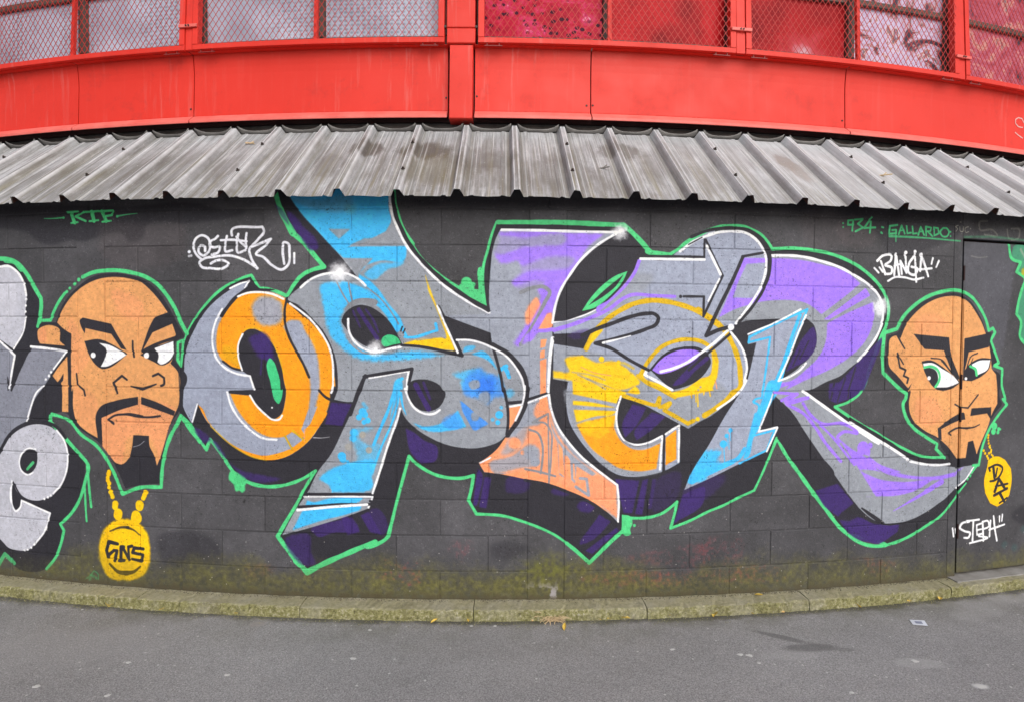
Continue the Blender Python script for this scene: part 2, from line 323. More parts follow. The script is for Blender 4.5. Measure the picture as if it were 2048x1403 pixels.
letterO|f|grey1|0|9|1|-959,1572 -927,1604 -870,1608 -833,1549 -793,1478 -765,1407 -756,1320 -756,1223 -761,1199 -774,1144 -798,1080 -818,1040 -810,1199 -806,1278 -810,1233 -814,1304 -854,1383 -903,1470 -935,1533
letterO|f|grey1|0|3|1|-859,1007! -818,1119! -766,1136! -806,1040! -835,1008! -840,976!
letterO|s|salmon|5|2|.9|-840,1008 -841,936
letterO|s|mustard|14|3|1|-953,966! -912,895!
letterO|s|mustard|12|3|1|-908,998! -847,948!
letterO|f|grey1|0|3|1|-974,957! -955,962! -917,896! -978,877! -1061,872 -1060,940
letterO|f|grey1|0|3|1|-943,970! -912,990! -855,950! -900,909!
letterO|f|ink|0|3|1|-1195,1531 -1166,1555 -1132,1559 -1091,1544 -1050,1508 -1017,1469 -993,1413 -968,1334 -956,1263 -948,1229 -953,1157 -977,1085 -1019,1060 -1076,1095 -1126,1147 -1155,1190! -1272,1199! -1264,1216! -1127,1220! -1154,1296! -1200,1328! -1225,1419 -1220,1475
letterO|f|dpurp|0|16|.9|-1158,1499 -1074,1540 -1017,1437 -1017,1389 -1092,1397 -1141,1460
letterO|s|dpurp|12|8|.6|-1083,1420 -1092,1309
letterO|f|greenb|0|3|1|-1038,1399 -1017,1381 -997,1334 -981,1278 -973,1223 -970,1228 -973,1173 -990,1145 -1010,1164 -1026,1212 -1038,1275 -1051,1317 -1055,1373
letterO|s|ink|34>36|3|1|-934,1722 -862,1661 -781,1597 -717,1518 -678,1447 -661,1345 -661,1224 -669,1232 -677,1177
letterO|s|ink|20|3|1|-1173,1831 -1256,1800 -1341,1742 -1426,1658 -1487,1578 -1531,1489 -1551,1392 -1557,1295 -1568,1187
letterO|s|ink|20>26|3|1|-1164,1785 -1240,1730 -1295,1666 -1320,1634
letterO|s|ink|16|3|1|-939,1726 -951,1675 -950,1596 -927,1517 -886,1438 -846,1367 -814,1296
letterO|s|ink|16|3|1|-759,1223 -717,1184 -685,1169
letterO|s|ink|18|3|1|-1272,1208! -1130,1214!
letterO|s|ink|14|3|1|-1196,1328 -1259,1343 -1313,1378
letterO|s|white|14|3|1|-1223,1739 -1173,1757 -1090,1763 -1016,1750 -959,1725
letterO|s|white|14|3|1|-922,1700 -862,1659 -797,1604 -741,1534 -701,1463 -681,1384 -678,1305 -682,1234 -689,1212
letterO|s|white|14>9|3|1|-1269,1784! -1214,1809 -1156,1827! -1183,1789!
letterO|s|white|14|3|1|-1316,1670 -1350,1610 -1372,1538 -1372,1458 -1351,1394 -1301,1342 -1234,1311 -1154,1298! -1130,1225
letterO|s|white|12|3|1|-1195,1531 -1220,1475 -1223,1411 -1200,1330
letterO|s|white|14|3|1|-1289,1206! -1268,1136 -1218,1057 -1152,994 -1077,951 -1001,945
letterO|s|white|13|3|1|-1155,1190 -1118,1135 -1068,1088 -1019,1056 -982,1061 -969,1081
letterO|s|white|11|3|1|-1467,1137! -1498,1035!
letterO|c|white|7|3|1|-1027,1124
letterS|f|grey3|0|3|1|-953,2335! -844,2185 -764,2099 -668,1997 -588,1903 -525,1825 -443,1732 -281,1482! -14,1444! 192,1652! 63,1719 -47,1788 -141,1866 -227,1959 -290,2052 -330,2137 -353,2223 -363,2331!
letterS|f|grey3|0|3|1|-934,1726 -902,1762 -861,1793 -796,1840 -716,1866 -644,1872 -565,1856 -509,1814 -424,1700 -281,1482! 41,1421! 65,1233! -265,1228! -242,1348! -503,1299! -509,1299! -533,1225 -533,1202 -555,1162! -605,1162 -673,1173! -653,1232 -653,1306 -665,1400 -693,1479 -733,1550 -797,1620 -870,1691
letterS|f|grey3|0|3|1|-517,1226! -495,1291! -242,1342! -265,1228! -295,1188 -304,1125! -360,967 -415,800 -459,648 -479,572! -541,547 -686,496 -848,444 -970,410! -889,559 -823,657 -766,770 -693,867 -613,1027 -549,1162
letterS|f|grey3|0|3|1|-281,1435! 33,1429! 5,1507! 103,1498 189,1469 268,1426 331,1368 371,1289 387,1234 391,1256 384,1185 357,1106 294,995! 240,947 177,923 106,911 27,915 -59,934 -138,969 -202,1008 -249,1047 -281,1086 -301,1133 -285,1244 -261,1254!
letterS|f|blue|0|4|1|-953,2335! -844,2182 -764,2099 -684,2013 -620,1952! -558,1950 -456,1950! -535,1864! -471,1825 -424,1779 -369,1701 -305,1623 -278,1556! -313,1572 -345,1607 -408,1693 -487,1778 -535,1849 -511,1896 -424,1935 -282,1943 -267,2017! -598,2013! -479,2052 -385,2098! -357,2153 -369,2223 -359,2331!
letterS|f|blue|0|12|.8|-503,1857 -424,1919 -322,1935 -275,1990 -290,1920 -377,1888 -455,1833
letterS|f|grey3|0|6|.9|-704,2111! -580,2110! -644,2056!
letterS|f|grey3|0|5|.9|-584,2011! -443,2060! -503,2059! -582,2024!
letterS|f|grey3|0|6|.85|-592,1945! -443,1946! -551,1942! -509,1896! -533,1880!
letterS|f|greyc|0|20|.3|-925,2280 -764,2271 -564,2278 -572,2239 -804,2224
letterS|f|mustard|0|40|.12|-620,2231 -541,2239 -564,2184
letterS|f|blue@grey3|0|26|.95|-748,1805 -668,1821 -580,1809 -525,1794 -443,1747 -535,1716 -574,1708 -630,1637 -630,1574 -598,1503 -535,1456 -439,1426 -242,1443 -46,1428! -140,1410 -344,1393 -503,1392 -541,1401 -637,1464 -701,1542 -724,1644 -740,1723
letterS|f|blue|0|4|1|-630,1825 -566,1806 -511,1786 -424,1708 -345,1622 -305,1556 -321,1544 -384,1638 -448,1700 -519,1720 -582,1715
letterS|s|greyc|10|3|.9|-495,1794 -416,1732 -353,1654 -305,1576
letterS|s|greyc|10|3|1|-660,1825 -628,1762 -590,1700
letterS|s|greyc|10|3|1|-592,1817 -584,1770 -571,1715
letterS|s|greyc|34|3|1|-600,1621 -592,1676 -549,1712 -493,1716 -443,1708 -479,1692 -424,1661
letterS|s|blue|18|3|1|-278,1521! -266,1519 -101,1557! -109,1593!
letterS|s|blue|20>14|3|1|-305,1584 -266,1521
letterS|s|ink|10|3|1|-293,1576 -301,1552
letterS|s|ink|10|3|1|-278,1564 -288,1541
letterS|s|grey3|18>10|3|1|-612,1574 -593,1511 -557,1464 -509,1433 -445,1426
letterS|f|yellow|0|4|1|-157,1827! -109,1702 -78,1624 -38,1538 -2,1448! -140,1461 -289,1482! -226,1502 -77,1518! -60,1511 -85,1624 -117,1702 -153,1788
letterS|s|yellow|10>4|6|.6|-157,1819 -166,1858
letterS|s|grey3|6|3|.8|-211,1502 -128,1514
letterS|f|ink|0|3|1|-630,1605 -614,1645 -574,1680 -527,1694 -471,1684 -416,1652 -360,1599 -321,1536 -292,1480! -345,1466 -400,1453 -463,1457 -519,1480 -567,1519 -606,1566
letterS|s|dpurp|26|8|.9|-535,1669 -495,1606 -432,1512
letterS|s|dpurp|14|8|.8|-495,1669 -455,1614 -424,1544
letterS|s|dpurp|14|8|.7|-567,1661 -527,1574
letterS|f|greenb|0|3|1|-406,1481 -404,1512 -376,1531 -345,1530 -313,1509 -301,1486! -352,1475 -392,1467
letterS|s|white|15|3|1|-594,1617! -590,1558 -565,1503 -517,1460 -503,1453 -439,1437 -368,1454 -300,1466
letterS|s|ink|16>22|3|1|-297,1475 -211,1470 -108,1453 -30,1435 37,1421!
letterS|f|ink|0|3|1|-66,1640! 189,1547! 205,1481! 127,1502 5,1513! 46,1421! 21,1415! -14,1499 -70,1624 -78,1655!
letterS|s|white|14|3|1|-100,1690! -62,1601 -22,1515 13,1437!
letterS|s|ink|8|3|1|-93,1694 -54,1624
letterS|f|blue|0|16|.75|-14,1319 49,1335 127,1351 175,1320 222,1289 238,1231 253,1255 207,1208 112,1199 42,1238 34,1285 49,1280
letterS|f|blue2|0|22|.75|73,1319 151,1351 175,1296 206,1265 214,1231 175,1231 96,1246 65,1285
letterS|f|blue3|0|14|.8|179,1304 206,1312 222,1281 191,1257 171,1273
letterS|f|blue2|0|16|.8|49,1285 253,1294 270,1200 215,1192 175,1152 128,1184 50,1207
letterS|f|blue3|0|22|.6|128,1294 206,1286 214,1231 167,1199 128,1231
letterS|f|grey3|0|8|.9|73,1270 128,1286 136,1254 89,1238
letterS|f|grey3|0|10|.85|136,1215 183,1223 191,1176 160,1148 128,1184
letterS|f|blue|0|8|.95|-233,1051! -170,1030 -91,1044 -29,1079 15,1121! 62,1029! -28,1008 -138,1003 -202,1024
letterS|f|blue2|0|14|.6|-76,1048 11,1104 42,1033 -44,1021
letterS|f|blue2|0|4|.9|26,1175! 129,1113 184,1046! 113,1008! 90,1018 50,1088
letterS|s|grey3|22|4|1|34,1187 113,1116 192,1054
letterS|s|grey3|20|4|1|17,1136 58,1065 94,1002
letterS|f|grey3|0|6|.9|89,1104 133,1109 121,1065 97,1065
letterS|c|blue|25|4|1|243,1097
letterS|c|blue|18|4|1|235,1054
letterS|c|blue|13|6|.7|207,1070 254,1137
letterS|f|blue|0|5|.95|88,1429! 150,1447 198,1406 231,1342! 174,1398
letterS|f|blue|0|6|.8|41,1437! 48,1464 111,1469 96,1449!
letterS|s|blue|26|4|1|269,1360 284,1336 296,1305
letterS|s|blue|20|6|.8|245,1320 261,1253
letterS|c|blue|14|4|1|280,1364 253,1348
letterS|c|blue|30|16|.6|301,1216
letterS|f|ink|0|3|1|-261,1250! -242,1278 -187,1290 -131,1282 -84,1255 -68,1232 -57,1222 -64,1174 -92,1135 -139,1115 -186,1118 -233,1150 -261,1204 -269,1252 -267,1228
letterS|s|dpurp|32|6|.9|-218,1260 -186,1197 -147,1127
letterS|s|dpurp|18|6|.8|-175,1272 -139,1182
letterS|s|dpurp|20|6|.8|-218,1262 -202,1228
letterS|s|white|14|3|1|-475,1295! -256,1336! -265,1285 -272,1230 -275,1236 -257,1181 -218,1126 -162,1099 -115,1102 -85,1122
letterS|s|ink|20|3|1|-506,1302! -238,1347! -257,1262
letterS|s|ink|22>28|3|1|-497,1307 -535,1228 -551,1178 -583,1095
letterS|s|blue|20|5|1|-293,1293 -321,1273 -336,1227 -368,1125 -415,1013 -451,926
letterS|f|blue|0|5|.9|-328,1285 -305,1297 -293,1277 -297,1230 -305,1236 -320,1188 -360,1062 -344,1188 -344,1230
letterS|s|blue|14|5|1|-309,1236 -320,1149 -360,1022 -399,935 -431,855 -459,775
letterS|s|blue|20>5|4|1|-301,1212 -289,1141 -271,1094
letterS|f|blue|0|26|.55|-565,1004 -509,1020 -443,1021 -535,964 -487,925 -423,934 -447,807 -583,805 -549,829
letterS|f|blue|0|10|.97|-762,730! -718,771 -661,800 -525,838 -445,855 -535,830 -447,839 -451,775 -463,743 -455,712 -479,656! -449,662! -694,656! -698,687
letterS|f|grey3|0|4|1|-503,663! -479,671 -463,664 -467,652! -503,651!
letterS|c|blue|30|5|1|-513,1107
letterS|c|blue|22|5|1|-533,1077 -485,1060 -501,1092
letterS|c|blue|18|5|1|-505,1050
letterS|c|blue|30|7|.95|-561,992
letterS|c|blue|24|8|.9|-566,960
letterS|c|blue|28|3|1|-629,860
letterS|c|blue|22|3|1|-623,840
letterS|c|blue|12|3|1|-597,829
letterS|c|greyw|22|7|.95|-513,981 -477,896
letterS|c|greyw|24|8|.7|-593,912
letterS|c|grey3|26|4|1|-746,686
letterS|c|grey3|22|4|1|-703,663
letterS|s|blue|24|16|.6|-509,1151 -493,1131
letterS|f|blue|0|4|1|-827,609! -799,601 -718,618 -677,626 -509,630! -525,613 -836,578!
letterS|f|blue|0|6|1|-852,554! -517,593! -525,567 -573,546 -726,503 -910,440!
letterS|s|ink|20|3|1|-831,643! -645,646 -453,650! -455,648!
letterS|s|white|13|3|1|-844,628! -461,636 -457,636! -480,576!
letterS|s|ink|18|3|1|-874,571! -645,590 -461,608 -471,612!
letterS|s|white|18|3|1|-881,553! -686,576 -489,593!
letterS|s|white|15|3|1|-304,1128! -320,1070 -368,935 -415,784 -457,656!
letterS|s|ink|28|3|1|205,1483 284,1438 347,1376 387,1297 398,1234 399,1240 388,1161 357,1082 291,983
letterS|s|white|13|3|1|7,1506 72,1506 142,1490 205,1463 276,1422 331,1360 370,1289 383,1234 383,1256 380,1200 364,1137 333,1066
letterS|s|white|15|3|1|-861,1789 -813,1829 -748,1858 -684,1870 -644,1872 -580,1859 -525,1827 -497,1800
letterS|s|white|17|3|1|-364,2308 -360,2246 -346,2176 -322,2118 -267,2013 -188,1920 -94,1827 47,1728 191,1652
letterS|s|ink|20>28|3|1|-346,2308 -339,2238 -322,2169 -294,2103 -243,2013 -173,1928 -78,1839 63,1738 181,1669!
letterT|f|grey4|0|3|1|239,2108! 210,2032 191,1938 184,1844 180,1751 192,1651! -62,1636! 193,1545! 205,1481 276,1438 339,1384 383,1313 398,1234 399,1208 376,1121 333,1042 291,979 232,908 177,860 130,832! 162,779! 272,768 407,748 389,748 508,721 627,677 740,628 837,563 910,496! 917,610 908,703! 786,788 706,860 633,932 569,1027 532,1130 520,1201 511,1288 515,1314 522,1432 533,1522! 532,1603! 551,1707 578,1785 625,1864 695,1959 774,2031 885,2099!
letterT|f|ink|0|3|1|-66,1640! 189,1547! 205,1477! 127,1502 17,1513!
letterT|f|purple@grey4|0|16|.95|233,2096! 517,2105 615,2099 821,2094! 750,2038 679,1951 617,1849 578,1785 551,1707 477,1581 383,1525 339,1470 323,1486 346,1525 416,1643 462,1753 438,1800 344,1791 305,1822 359,1885 351,1932 242,1931 214,1977 241,2063
letterT|f|grey4|0|26|.75|214,2059 389,2065 517,2089 607,2075 607,2059 458,2022 390,2018 210,1985
letterT|f|grey4|0|22|.7|281,1869 398,1924 518,1965 656,1943 640,1919 522,1894 398,1885 289,1838
letterT|f|grey4|0|16|.7|726,2022! 821,2092! 869,2099! 790,2039! 695,1959!
letterT|f|grey4|0|26|.6|321,1791 422,1831 493,1832 399,1768
letterT|s|greyc|24|4|1|356,1768 423,1793 485,1799 515,1775 490,1714 432,1612 358,1482
letterT|s|purple|24|8|1|346,1501 416,1612 470,1722
letterT|f|salmon|0|14|.9|381,1635 408,1706 447,1741 463,1714 439,1651 393,1588
letterT|f|salmon|0|4|1|502,1652! 526,1660! 528,1652! 533,1585 454,1557! 448,1555!
letterT|s|purple|26>18|4|1|407,1510! 430,1549 501,1561 572,1575 659,1602 738,1638
letterT|f|purple|0|12|.9|399,1549 462,1561 431,1518 368,1486
letterT|f|salmon|0|3|1|469,1510! 503,1514! 494,1471! 467,1463!
letterT|f|salmon|0|3|1|467,1447! 493,1457! 491,1412! 466,1408!
letterT|f|salmon|0|3|1|466,1396! 501,1408! 500,1232! 505,1122 457,1118! 468,1216 469,1232!
letterT|f|salmon@grey4|0|12|.9|465,1169 508,1145 553,1019 609,932 690,844 786,780 900,699! 906,514! 837,571 732,636 587,693 389,748! 351,769! 162,783! 132,830! 208,876 287,975! 318,971 279,932 326,971 381,1027 468,1051 434,1106
letterT|f|salmon|0|3|1|132,830! 177,860 232,908 283,971 279,939 216,860 181,816! 197,790 367,781 389,781 508,749 627,697 740,643 752,642! 837,567 869,543! 732,624 587,692 389,741! 272,765 162,781!
letterT|f|grey4|0|14|.9|189,820 311,868 397,920 461,908 453,821 367,805 197,798
letterT|f|grey4|0|20|.8|326,1027 404,1090 397,987 327,892 256,876 295,955
letterT|c|salmon|40|14|.9|330,940
letterT|c|salmon|16|6|.9|374,888
letterT|f|grey4|0|5|1|517,1118! 533,1051 573,963 642,884 738,804 786,768! 762,757! 674,812! 667,715! 644,737! 622,864! 606,876! 604,749! 579,765! 565,948! 545,987
letterT|f|salmon|0|3|1|571,944! 595,908! 607,753! 579,777!
letterT|f|salmon|0|3|1|619,874! 638,844! 644,741! 625,757!
letterT|f|salmon|0|3|1|654,828! 662,824! 668,733! 657,741!
letterT|s|grey4|18|4|1|671,697! 744,648! 731,740! 695,744!
letterT|c|grey4|55|18|.9|419,892
letterT|c|grey4|32|5|1|444,837
letterT|s|greyc|14|3|1|411,1015 454,999 481,940 483,845 474,773
letterT|s|greyc|12|3|1|430,1054 497,1051 525,1015 532,892 520,717
letterT|s|greyc|14|3|1|513,1104! 426,1057!
letterT|s|greyc|10|3|1|513,1102 518,892 520,733
letterT|s|greyc|14|3|1|389,797 468,781 555,757
letterT|f|salmon|0|4|1|296,1137! 369,1153! 333,1070 289,1005!
letterT|s|white|13|3|1|293,1141! 371,1155! 333,1066!
letterT|s|white|10|3|1|139,830! 197,860!
letterT|s|ink|18|3|1|207,1465 229,1391 253,1297 265,1231 265,1239 284,1168 290,1129 292,1050 285,987
letterT|s|ink|20|3|1|289,1162! 376,1170!
letterT|s|ink|28|3|1|205,1481 284,1437 347,1374 387,1297 398,1234 399,1240 388,1161 357,1082 291,983
letterT|s|white|13|3|1|7,1506 72,1506 142,1490 205,1463 276,1422 331,1360 370,1289 383,1234 383,1256 380,1200 364,1137 333,1066
letterT|s|ink|18|3|1|396,1181! 524,1221!
letterT|s|white|13|3|1|403,1165! 518,1210!
letterT|s|white|17|3|1|247,2109! 517,2107 575,2106 884,2105!
letterT|s|ink|26|4|1|229,2127! 517,2127 575,2125 852,2122
letterT|s|white|16|3|1|885,2099 774,2029 695,1958 625,1864 578,1784 551,1707 533,1603! 588,1605 659,1625 722,1649 775,1673
letterT|s|white|24>18|3|1|535,1518! 523,1432 517,1329 513,1235 513,1224
letterT|s|white|14|3|1|517,1205 530,1130 566,1035 627,947 706,860 786,794 904,705! 914,610 910,498
letterT|s|ink|20|3|1|902,490 837,551 740,616 628,667 508,711 389,735
letterT|f|ink|0|3|1|223,2141! 248,2117! 221,2071 202,2000 191,1907 184,1798 182,1657! 169,1704! 156,1829 160,1914 183,2000 202,2078
letterE|f|grey1|0|3|1|1018,1962! 1177,1963 1225,1999 1282,2044 1364,2093 1447,2122 1445,2117 1554,2126 1639,2112 1700,2074 1735,2019 1758,1963 1750,1898 1722,1809 1655,1711 1579,1613! 1550,1565 1598,1501 1634,1436 1648,1355 1636,1274 1628,1264 1578,1207 1502,1135 1436,1087 1377,1059 1309,1017! 1188,1081 1065,1145 935,1203! 910,1193 895,1130 892,1058 905,994 937,946 986,922 1051,925 1108,945 1161,981! 1255,1040! 1262,827! 1176,783 1070,757 996,750 907,763 818,819 745,891 681,971 632,1059 615,1146 615,1225 622,1282! 539,1296! 541,1487! 720,1460! 755,1551! 541,1542! 536,1601! 659,1625 773,1672 888,1773 967,1869
letterE|f|grey3@grey1|0|30|.7|541,1479 724,1456 1022,1315 1104,1233 1105,1209 701,1288 622,1282 539,1306
letterE|f|grey3|0|10|.8|618,1241 650,1225 704,971 834,843 988,778 1159,776 996,752 899,771 745,899 648,1051
letterE|f|grey3@grey1|0|20|.8|777,1670 888,1773 967,1869 1096,1870 1017,1759 857,1678
letterE|f|grey3@grey1|0|30|.8|1186,1225 1522,1240 1524,1110 1313,1023 1146,1145
letterE|f|ink|0|3|1|537,1521! 659,1533 739,1563 802,1579! 724,1475! 545,1493!
letterE|f|dpurp|0|14|.5|620,1527 739,1559 731,1543 644,1515
letterE|f|purple|0|3|1|1006,1957! 1029,1960! 995,1877 928,1789 849,1718 777,1666 775,1679 841,1729 920,1805 979,1885
letterE|s|purple|26>20|4|1|541,1562 643,1594 738,1630 849,1682 929,1742 964,1758 1098,1758 1220,1755
letterE|c|ink|11|3|1|1253,1755
letterE|s|mustard|32|4|1|722,1463! 761,1543 826,1615 905,1672 985,1711 1082,1731 1180,1725 1279,1702 1370,1666 1455,1612 1517,1569
letterE|f|yellow|0|6|.95|720,1458! 755,1535 802,1583 814,1563! 763,1504
letterE|f|yellow|0|14|.95|605,1401 700,1421 780,1386 876,1394 973,1335 1027,1275 958,1243 702,1279 646,1288 539,1304! 538,1341! 630,1336
letterE|s|mustard|16|10|.6|828,1378 941,1382 989,1355
letterE|s|mustard|18|10|.7|877,1315 958,1307
letterE|s|salmon|8|4|.8|693,1362 757,1334 861,1315
letterE|s|greyw|14|5|.7|725,1298 829,1259 894,1233
letterE|s|greyw|12|5|.6|645,1334 765,1314 829,1291
letterE|c|yellow|18|5|1|808,1405
letterE|c|yellow|13|5|.9|700,1417 904,1390
letterE|f|yellow|0|5|1|646,1290! 781,1267 1023,1233 1007,1253 943,1213! 907,1189 895,1161! 650,1213! 650,1233!
letterE|s|greyw|14|6|.7|677,1320 749,1288 830,1241
letterE|f|yellow|0|4|1|651,1176! 726,1171 895,1138! 831,1140 651,1154!
letterE|f|yellow|0|4|1|655,1126! 783,1123 895,1118! 879,1104 783,1090 672,1057!
letterE|f|orange|0|4|1|673,1044! 783,1073 891,1094! 881,1050 895,994 936,938 995,904 1052,901 1148,937! 1126,794! 1045,781 972,786 907,803 834,851 761,907 712,971
letterE|f|yellow|0|30|.8|680,1043 783,1070 887,1090 872,1034 784,971 720,987
letterE|f|orange|0|16|.5|728,971 864,1018 913,922 866,843 769,915
letterE|f|orange|0|3|1|1178,967! 1239,1012! 1241,847! 1180,812!
letterE|s|ink|18|2|1|1168,983! 1168,776!
letterE|s|white|14|3|1|920,1200! 899,1130 896,1058 913,994 945,950 1002,930 1067,937 1158,978! 1147,790!
letterE|s|white|14|3|1|1177,988! 1255,1037! 1254,829!
letterE|s|greyc|14|4|.8|946,946 1011,915 1084,925 1149,953
letterE|f|yellow|0|4|1|1431,1484 1475,1412 1474,1315 1456,1234 1462,1234! 1385,1220 1302,1204 1228,1191! 1018,1299! 1054,1355 1046,1323 1203,1235 1211,1221! 1293,1245 1380,1301 1426,1315 1443,1395
letterE|f|grey3@grey1|0|14|.6|1079,1291 1186,1233 1203,1213 1063,1281 1022,1291
letterE|s|mustard|26|4|1|1022,1311! 1078,1402 1142,1470 1224,1507 1306,1517 1389,1500 1449,1452 1471,1395
letterE|s|mustard|24|4|1|1014,1315! 1055,1283 1153,1235 1228,1193!
letterE|s|yellow|8|2|1|1360,1216 1363,1142
letterE|s|yellow|7|2|1|1349,1216 1351,1168
letterE|s|yellow|7|2|1|1323,1212 1326,1191
letterE|s|yellow|8|2|1|1403,1240 1395,1208
letterE|s|yellow|8|2|1|1429,1232 1434,1200
letterE|s|salmon|7|2|1|1464,1283 1473,1242
letterE|c|greyw|9|3|.9|1364,1235 1376,1251
letterE|s|mustard|34|5|1|1356,1683 1453,1622 1521,1557 1564,1484 1595,1412 1610,1331 1596,1231 1577,1223 1519,1167 1460,1127 1402,1091
letterE|c|yellow|16|4|1|1362,1071
letterE|s|mustard|26|4|1|935,1203 1016,1177 1089,1155! 1118,1151 1139,1191 1138,1141 1200,1161 1167,1122! 1238,1084 1306,1046! 1338,1062
letterE|f|ink|0|3|1|1087,1345! 1127,1395 1184,1443 1257,1467 1348,1467 1415,1436 1435,1395 1409,1339 1351,1283 1277,1251 1211,1235! 1145,1291
letterE|f|purple|0|3|1|1093,1347! 1135,1396 1192,1436 1274,1461 1340,1458 1384,1442! 1341,1403 1267,1363 1185,1331 1136,1325
letterE|f|dpurp|0|8|.9|1219,1259 1284,1339 1374,1418 1424,1419 1350,1347 1260,1267
letterE|s|ink|14|3|1|1087,1347 1143,1411 1208,1455 1274,1469
letterE|c|ink|11|3|1|1280,1469
letterE|s|ink|18>14|3|1|1282,1469 1348,1469 1415,1436
letterE|s|white|18|3|1|1062,1340! 1053,1321! 1128,1283 1211,1235!
letterE|s|white|18|3|1|1144,1337 1226,1359 1291,1387 1365,1435 1454,1500 1529,1566
letterE|s|ink|18|3|1|1307,1347 1372,1405 1463,1480 1555,1557
letterE|s|ink|26>20|3|1|699,1535 778,1571 858,1599 970,1640 1059,1658 1103,1657 1128,1633 1116,1601 1060,1573 979,1545 875,1516 771,1492! 859,1465 965,1402 1075,1345!
letterE|s|white|16>6|3|1|815,1495 891,1513 971,1535
letterE|s|ink|14|3|1|1387,2074! 1387,1971!
letterE|s|ink|16|3|1|1393,2074! 1497,1875! 1387,1644! 1389,1756! 1271,1756!
letterE|s|white|18|3|1|1400,2039! 1445,1956 1484,1883!
letterE|s|white|13|3|1|1478,1857! 1415,1732!
letterE|s|white|17|3|1|1021,1961! 1201,1962 1389,1963!
letterE|s|ink|16|3|1|1038,1976! 1217,1977 1382,1977
letterE|s|white|17|3|1|1246,2006 1339,2071 1439,2109 1412,2103 1487,2120 1554,2125 1622,2120 1682,2090 1726,2043 1753,1987 1754,1914 1726,1817 1671,1727 1579,1608
letterE|s|ink|20|3|1|1312,2088 1395,2122 1470,2138 1554,2144 1647,2133 1725,2087 1771,2020 1779,1915 1749,1817 1689,1719 1596,1610
letterE|s|ink|8|3|1|1294,2044 1372,2086
letterE|s|ink|16|3|1|1611,1985! 1735,2009!
letterE|s|ink|22>26|3|1|1616,1984! 1550,1838 1477,1693 1404,1538! 1470,1568 1542,1587
letterE|s|white|15|3|1|1551,1557 1598,1501 1634,1436 1650,1355 1640,1282 1645,1288 1620,1239 1561,1183 1477,1127
letterR|f|grey3|0|3|1|1779,1996! 1875,1996 1981,1993 2099,1971 2219,1938 2322,1895 2409,1847 2477,1790 2513,1724 2511,1631 2483,1555 2437,1488 2372,1413 2288,1350 2251,1321 2141,1276 2024,1229 1997,1229! 2116,1154 2257,1060 2401,973 2549,893 2307,1038 2423,973 2551,893 2693,820 2806,786 2932,768 3051,749 3197,754! 3163,696 3066,621 2971,547 2856,484 2744,443 2643,427 2543,433 2464,480 2395,534 2551,432 2482,453 2393,517 2305,614 2209,735 2123,846 2020,981 1928,1106 1824,1198! 1815,1226! 1819,1230 1845,1282! 1976,1371 1623,1557! 1588,1613! 1705,1800 1772,1915
letterR|f|purple|0|4|1|1620,1977! 1770,1979 1875,1980 2009,1969 2127,1947 2200,1933 2294,1894 2354,1848! 2287,1795 2105,1666! 2059,1700 2005,1728 1924,1743 1827,1742 1732,1732 1646,1711 1570,1686 1477,1639! 1551,1806
letterR|f|grey1|0|6|1|1638,1944! 1758,1955! 1738,1849 1705,1768 1560,1752! 1592,1847
letterR|f|grey3|0|4|1|1477,1637! 1570,1684 1646,1709 1732,1731 1827,1740 1933,1739 2023,1720 2096,1668! 2124,1639! 1971,1638 1751,1635 1588,1609!
letterR|f|purple|0|3|1|2122,1637! 2392,1823! 2422,1779! 2152,1634!
letterR|f|purple|0|4|1|2143,1612! 2280,1678 2442,1741! 2453,1672 2434,1588 2388,1505 2305,1429 2158,1346 2014,1289 1890,1240 1907,1254 1824,1237! 1821,1279! 1907,1281 2021,1355 2092,1421 2136,1512
letterR|f|grey1|0|3|1|1566,1633! 1646,1703 1764,1882 1771,1947 1749,1979! 1758,1947! 1738,1841 1671,1727
letterR|f|ink|0|3|1|1575,1601! 1622,1618 1733,1631 1882,1638 2002,1642 2052,1610 2076,1544 2073,1487 2038,1421 1976,1371 1888,1322 1843,1282! 1663,1239! 1642,1436! 1598,1517
letterR|f|dpurp|0|8|.95|2052,1593 2077,1511 2038,1421 1958,1371 1888,1335! 2008,1552
letterR|s|ink|12|3|.7|2027,1511 1975,1412
letterR|s|ink|12|3|.7|1974,1462 1931,1371
letterR|f|grey1|0|3|1|1653,1540! 2023,1700! 2006,1642 1972,1568 1921,1453 1845,1284! 1815,1222! 1729,1001! 1841,1021! 1778,881! 1618,815 1466,746 1289,671! 1317,741 1440,941 1522,1086 1603,1207 1653,1288 1665,1331 1703,1501! 1654,1491!
letterR|f|ink|0|3|1|1815,1222! 1824,1198! 1928,1106 2020,981 2123,846 2209,735 2081,647! 1842,956! 1845,1021! 1729,998!
letterR|s|blue|16|3|1|1656,1501! 1662,1533! 1838,1616 2016,1693! 1972,1593 1903,1437 1819,1230 1801,1271 1751,1133 1723,1017
letterR|s|blue|14|3|1|1662,1503! 1787,1533! 1766,1355 1749,1233 1743,1188! 1707,1182 1692,1168 1723,1148 1721,1105 1700,1052
letterR|s|blue|24|3|1|1970,1658 1919,1527 1861,1355 1802,1230
letterR|f|blue|0|4|1|1796,1288 1836,1287 1735,1043 1723,1007 1698,966 1652,844 1635,841! 1659,938 1700,1101! 1717,1109! 1750,1190
letterR|s|blue@grey1|26>50|6|1|1643,898 1609,849 1533,810 1432,771 1332,724
letterR|f|blue@grey1|0|26|.95|1191,735 1248,815 1330,886 1430,893 1506,888 1482,827 1516,818 1399,739 1299,709 1216,694
letterR|c|blue@grey1|50|20|.9|1384,756
letterR|s|blue|13|3|1|1614,815! 1777,889! 1824,1003! 1702,974!
letterR|c|blue|15|2|1|1557,1005
letterR|c|blue|16|2|1|1535,974
letterR|c|blue|27|2|1|1516,928
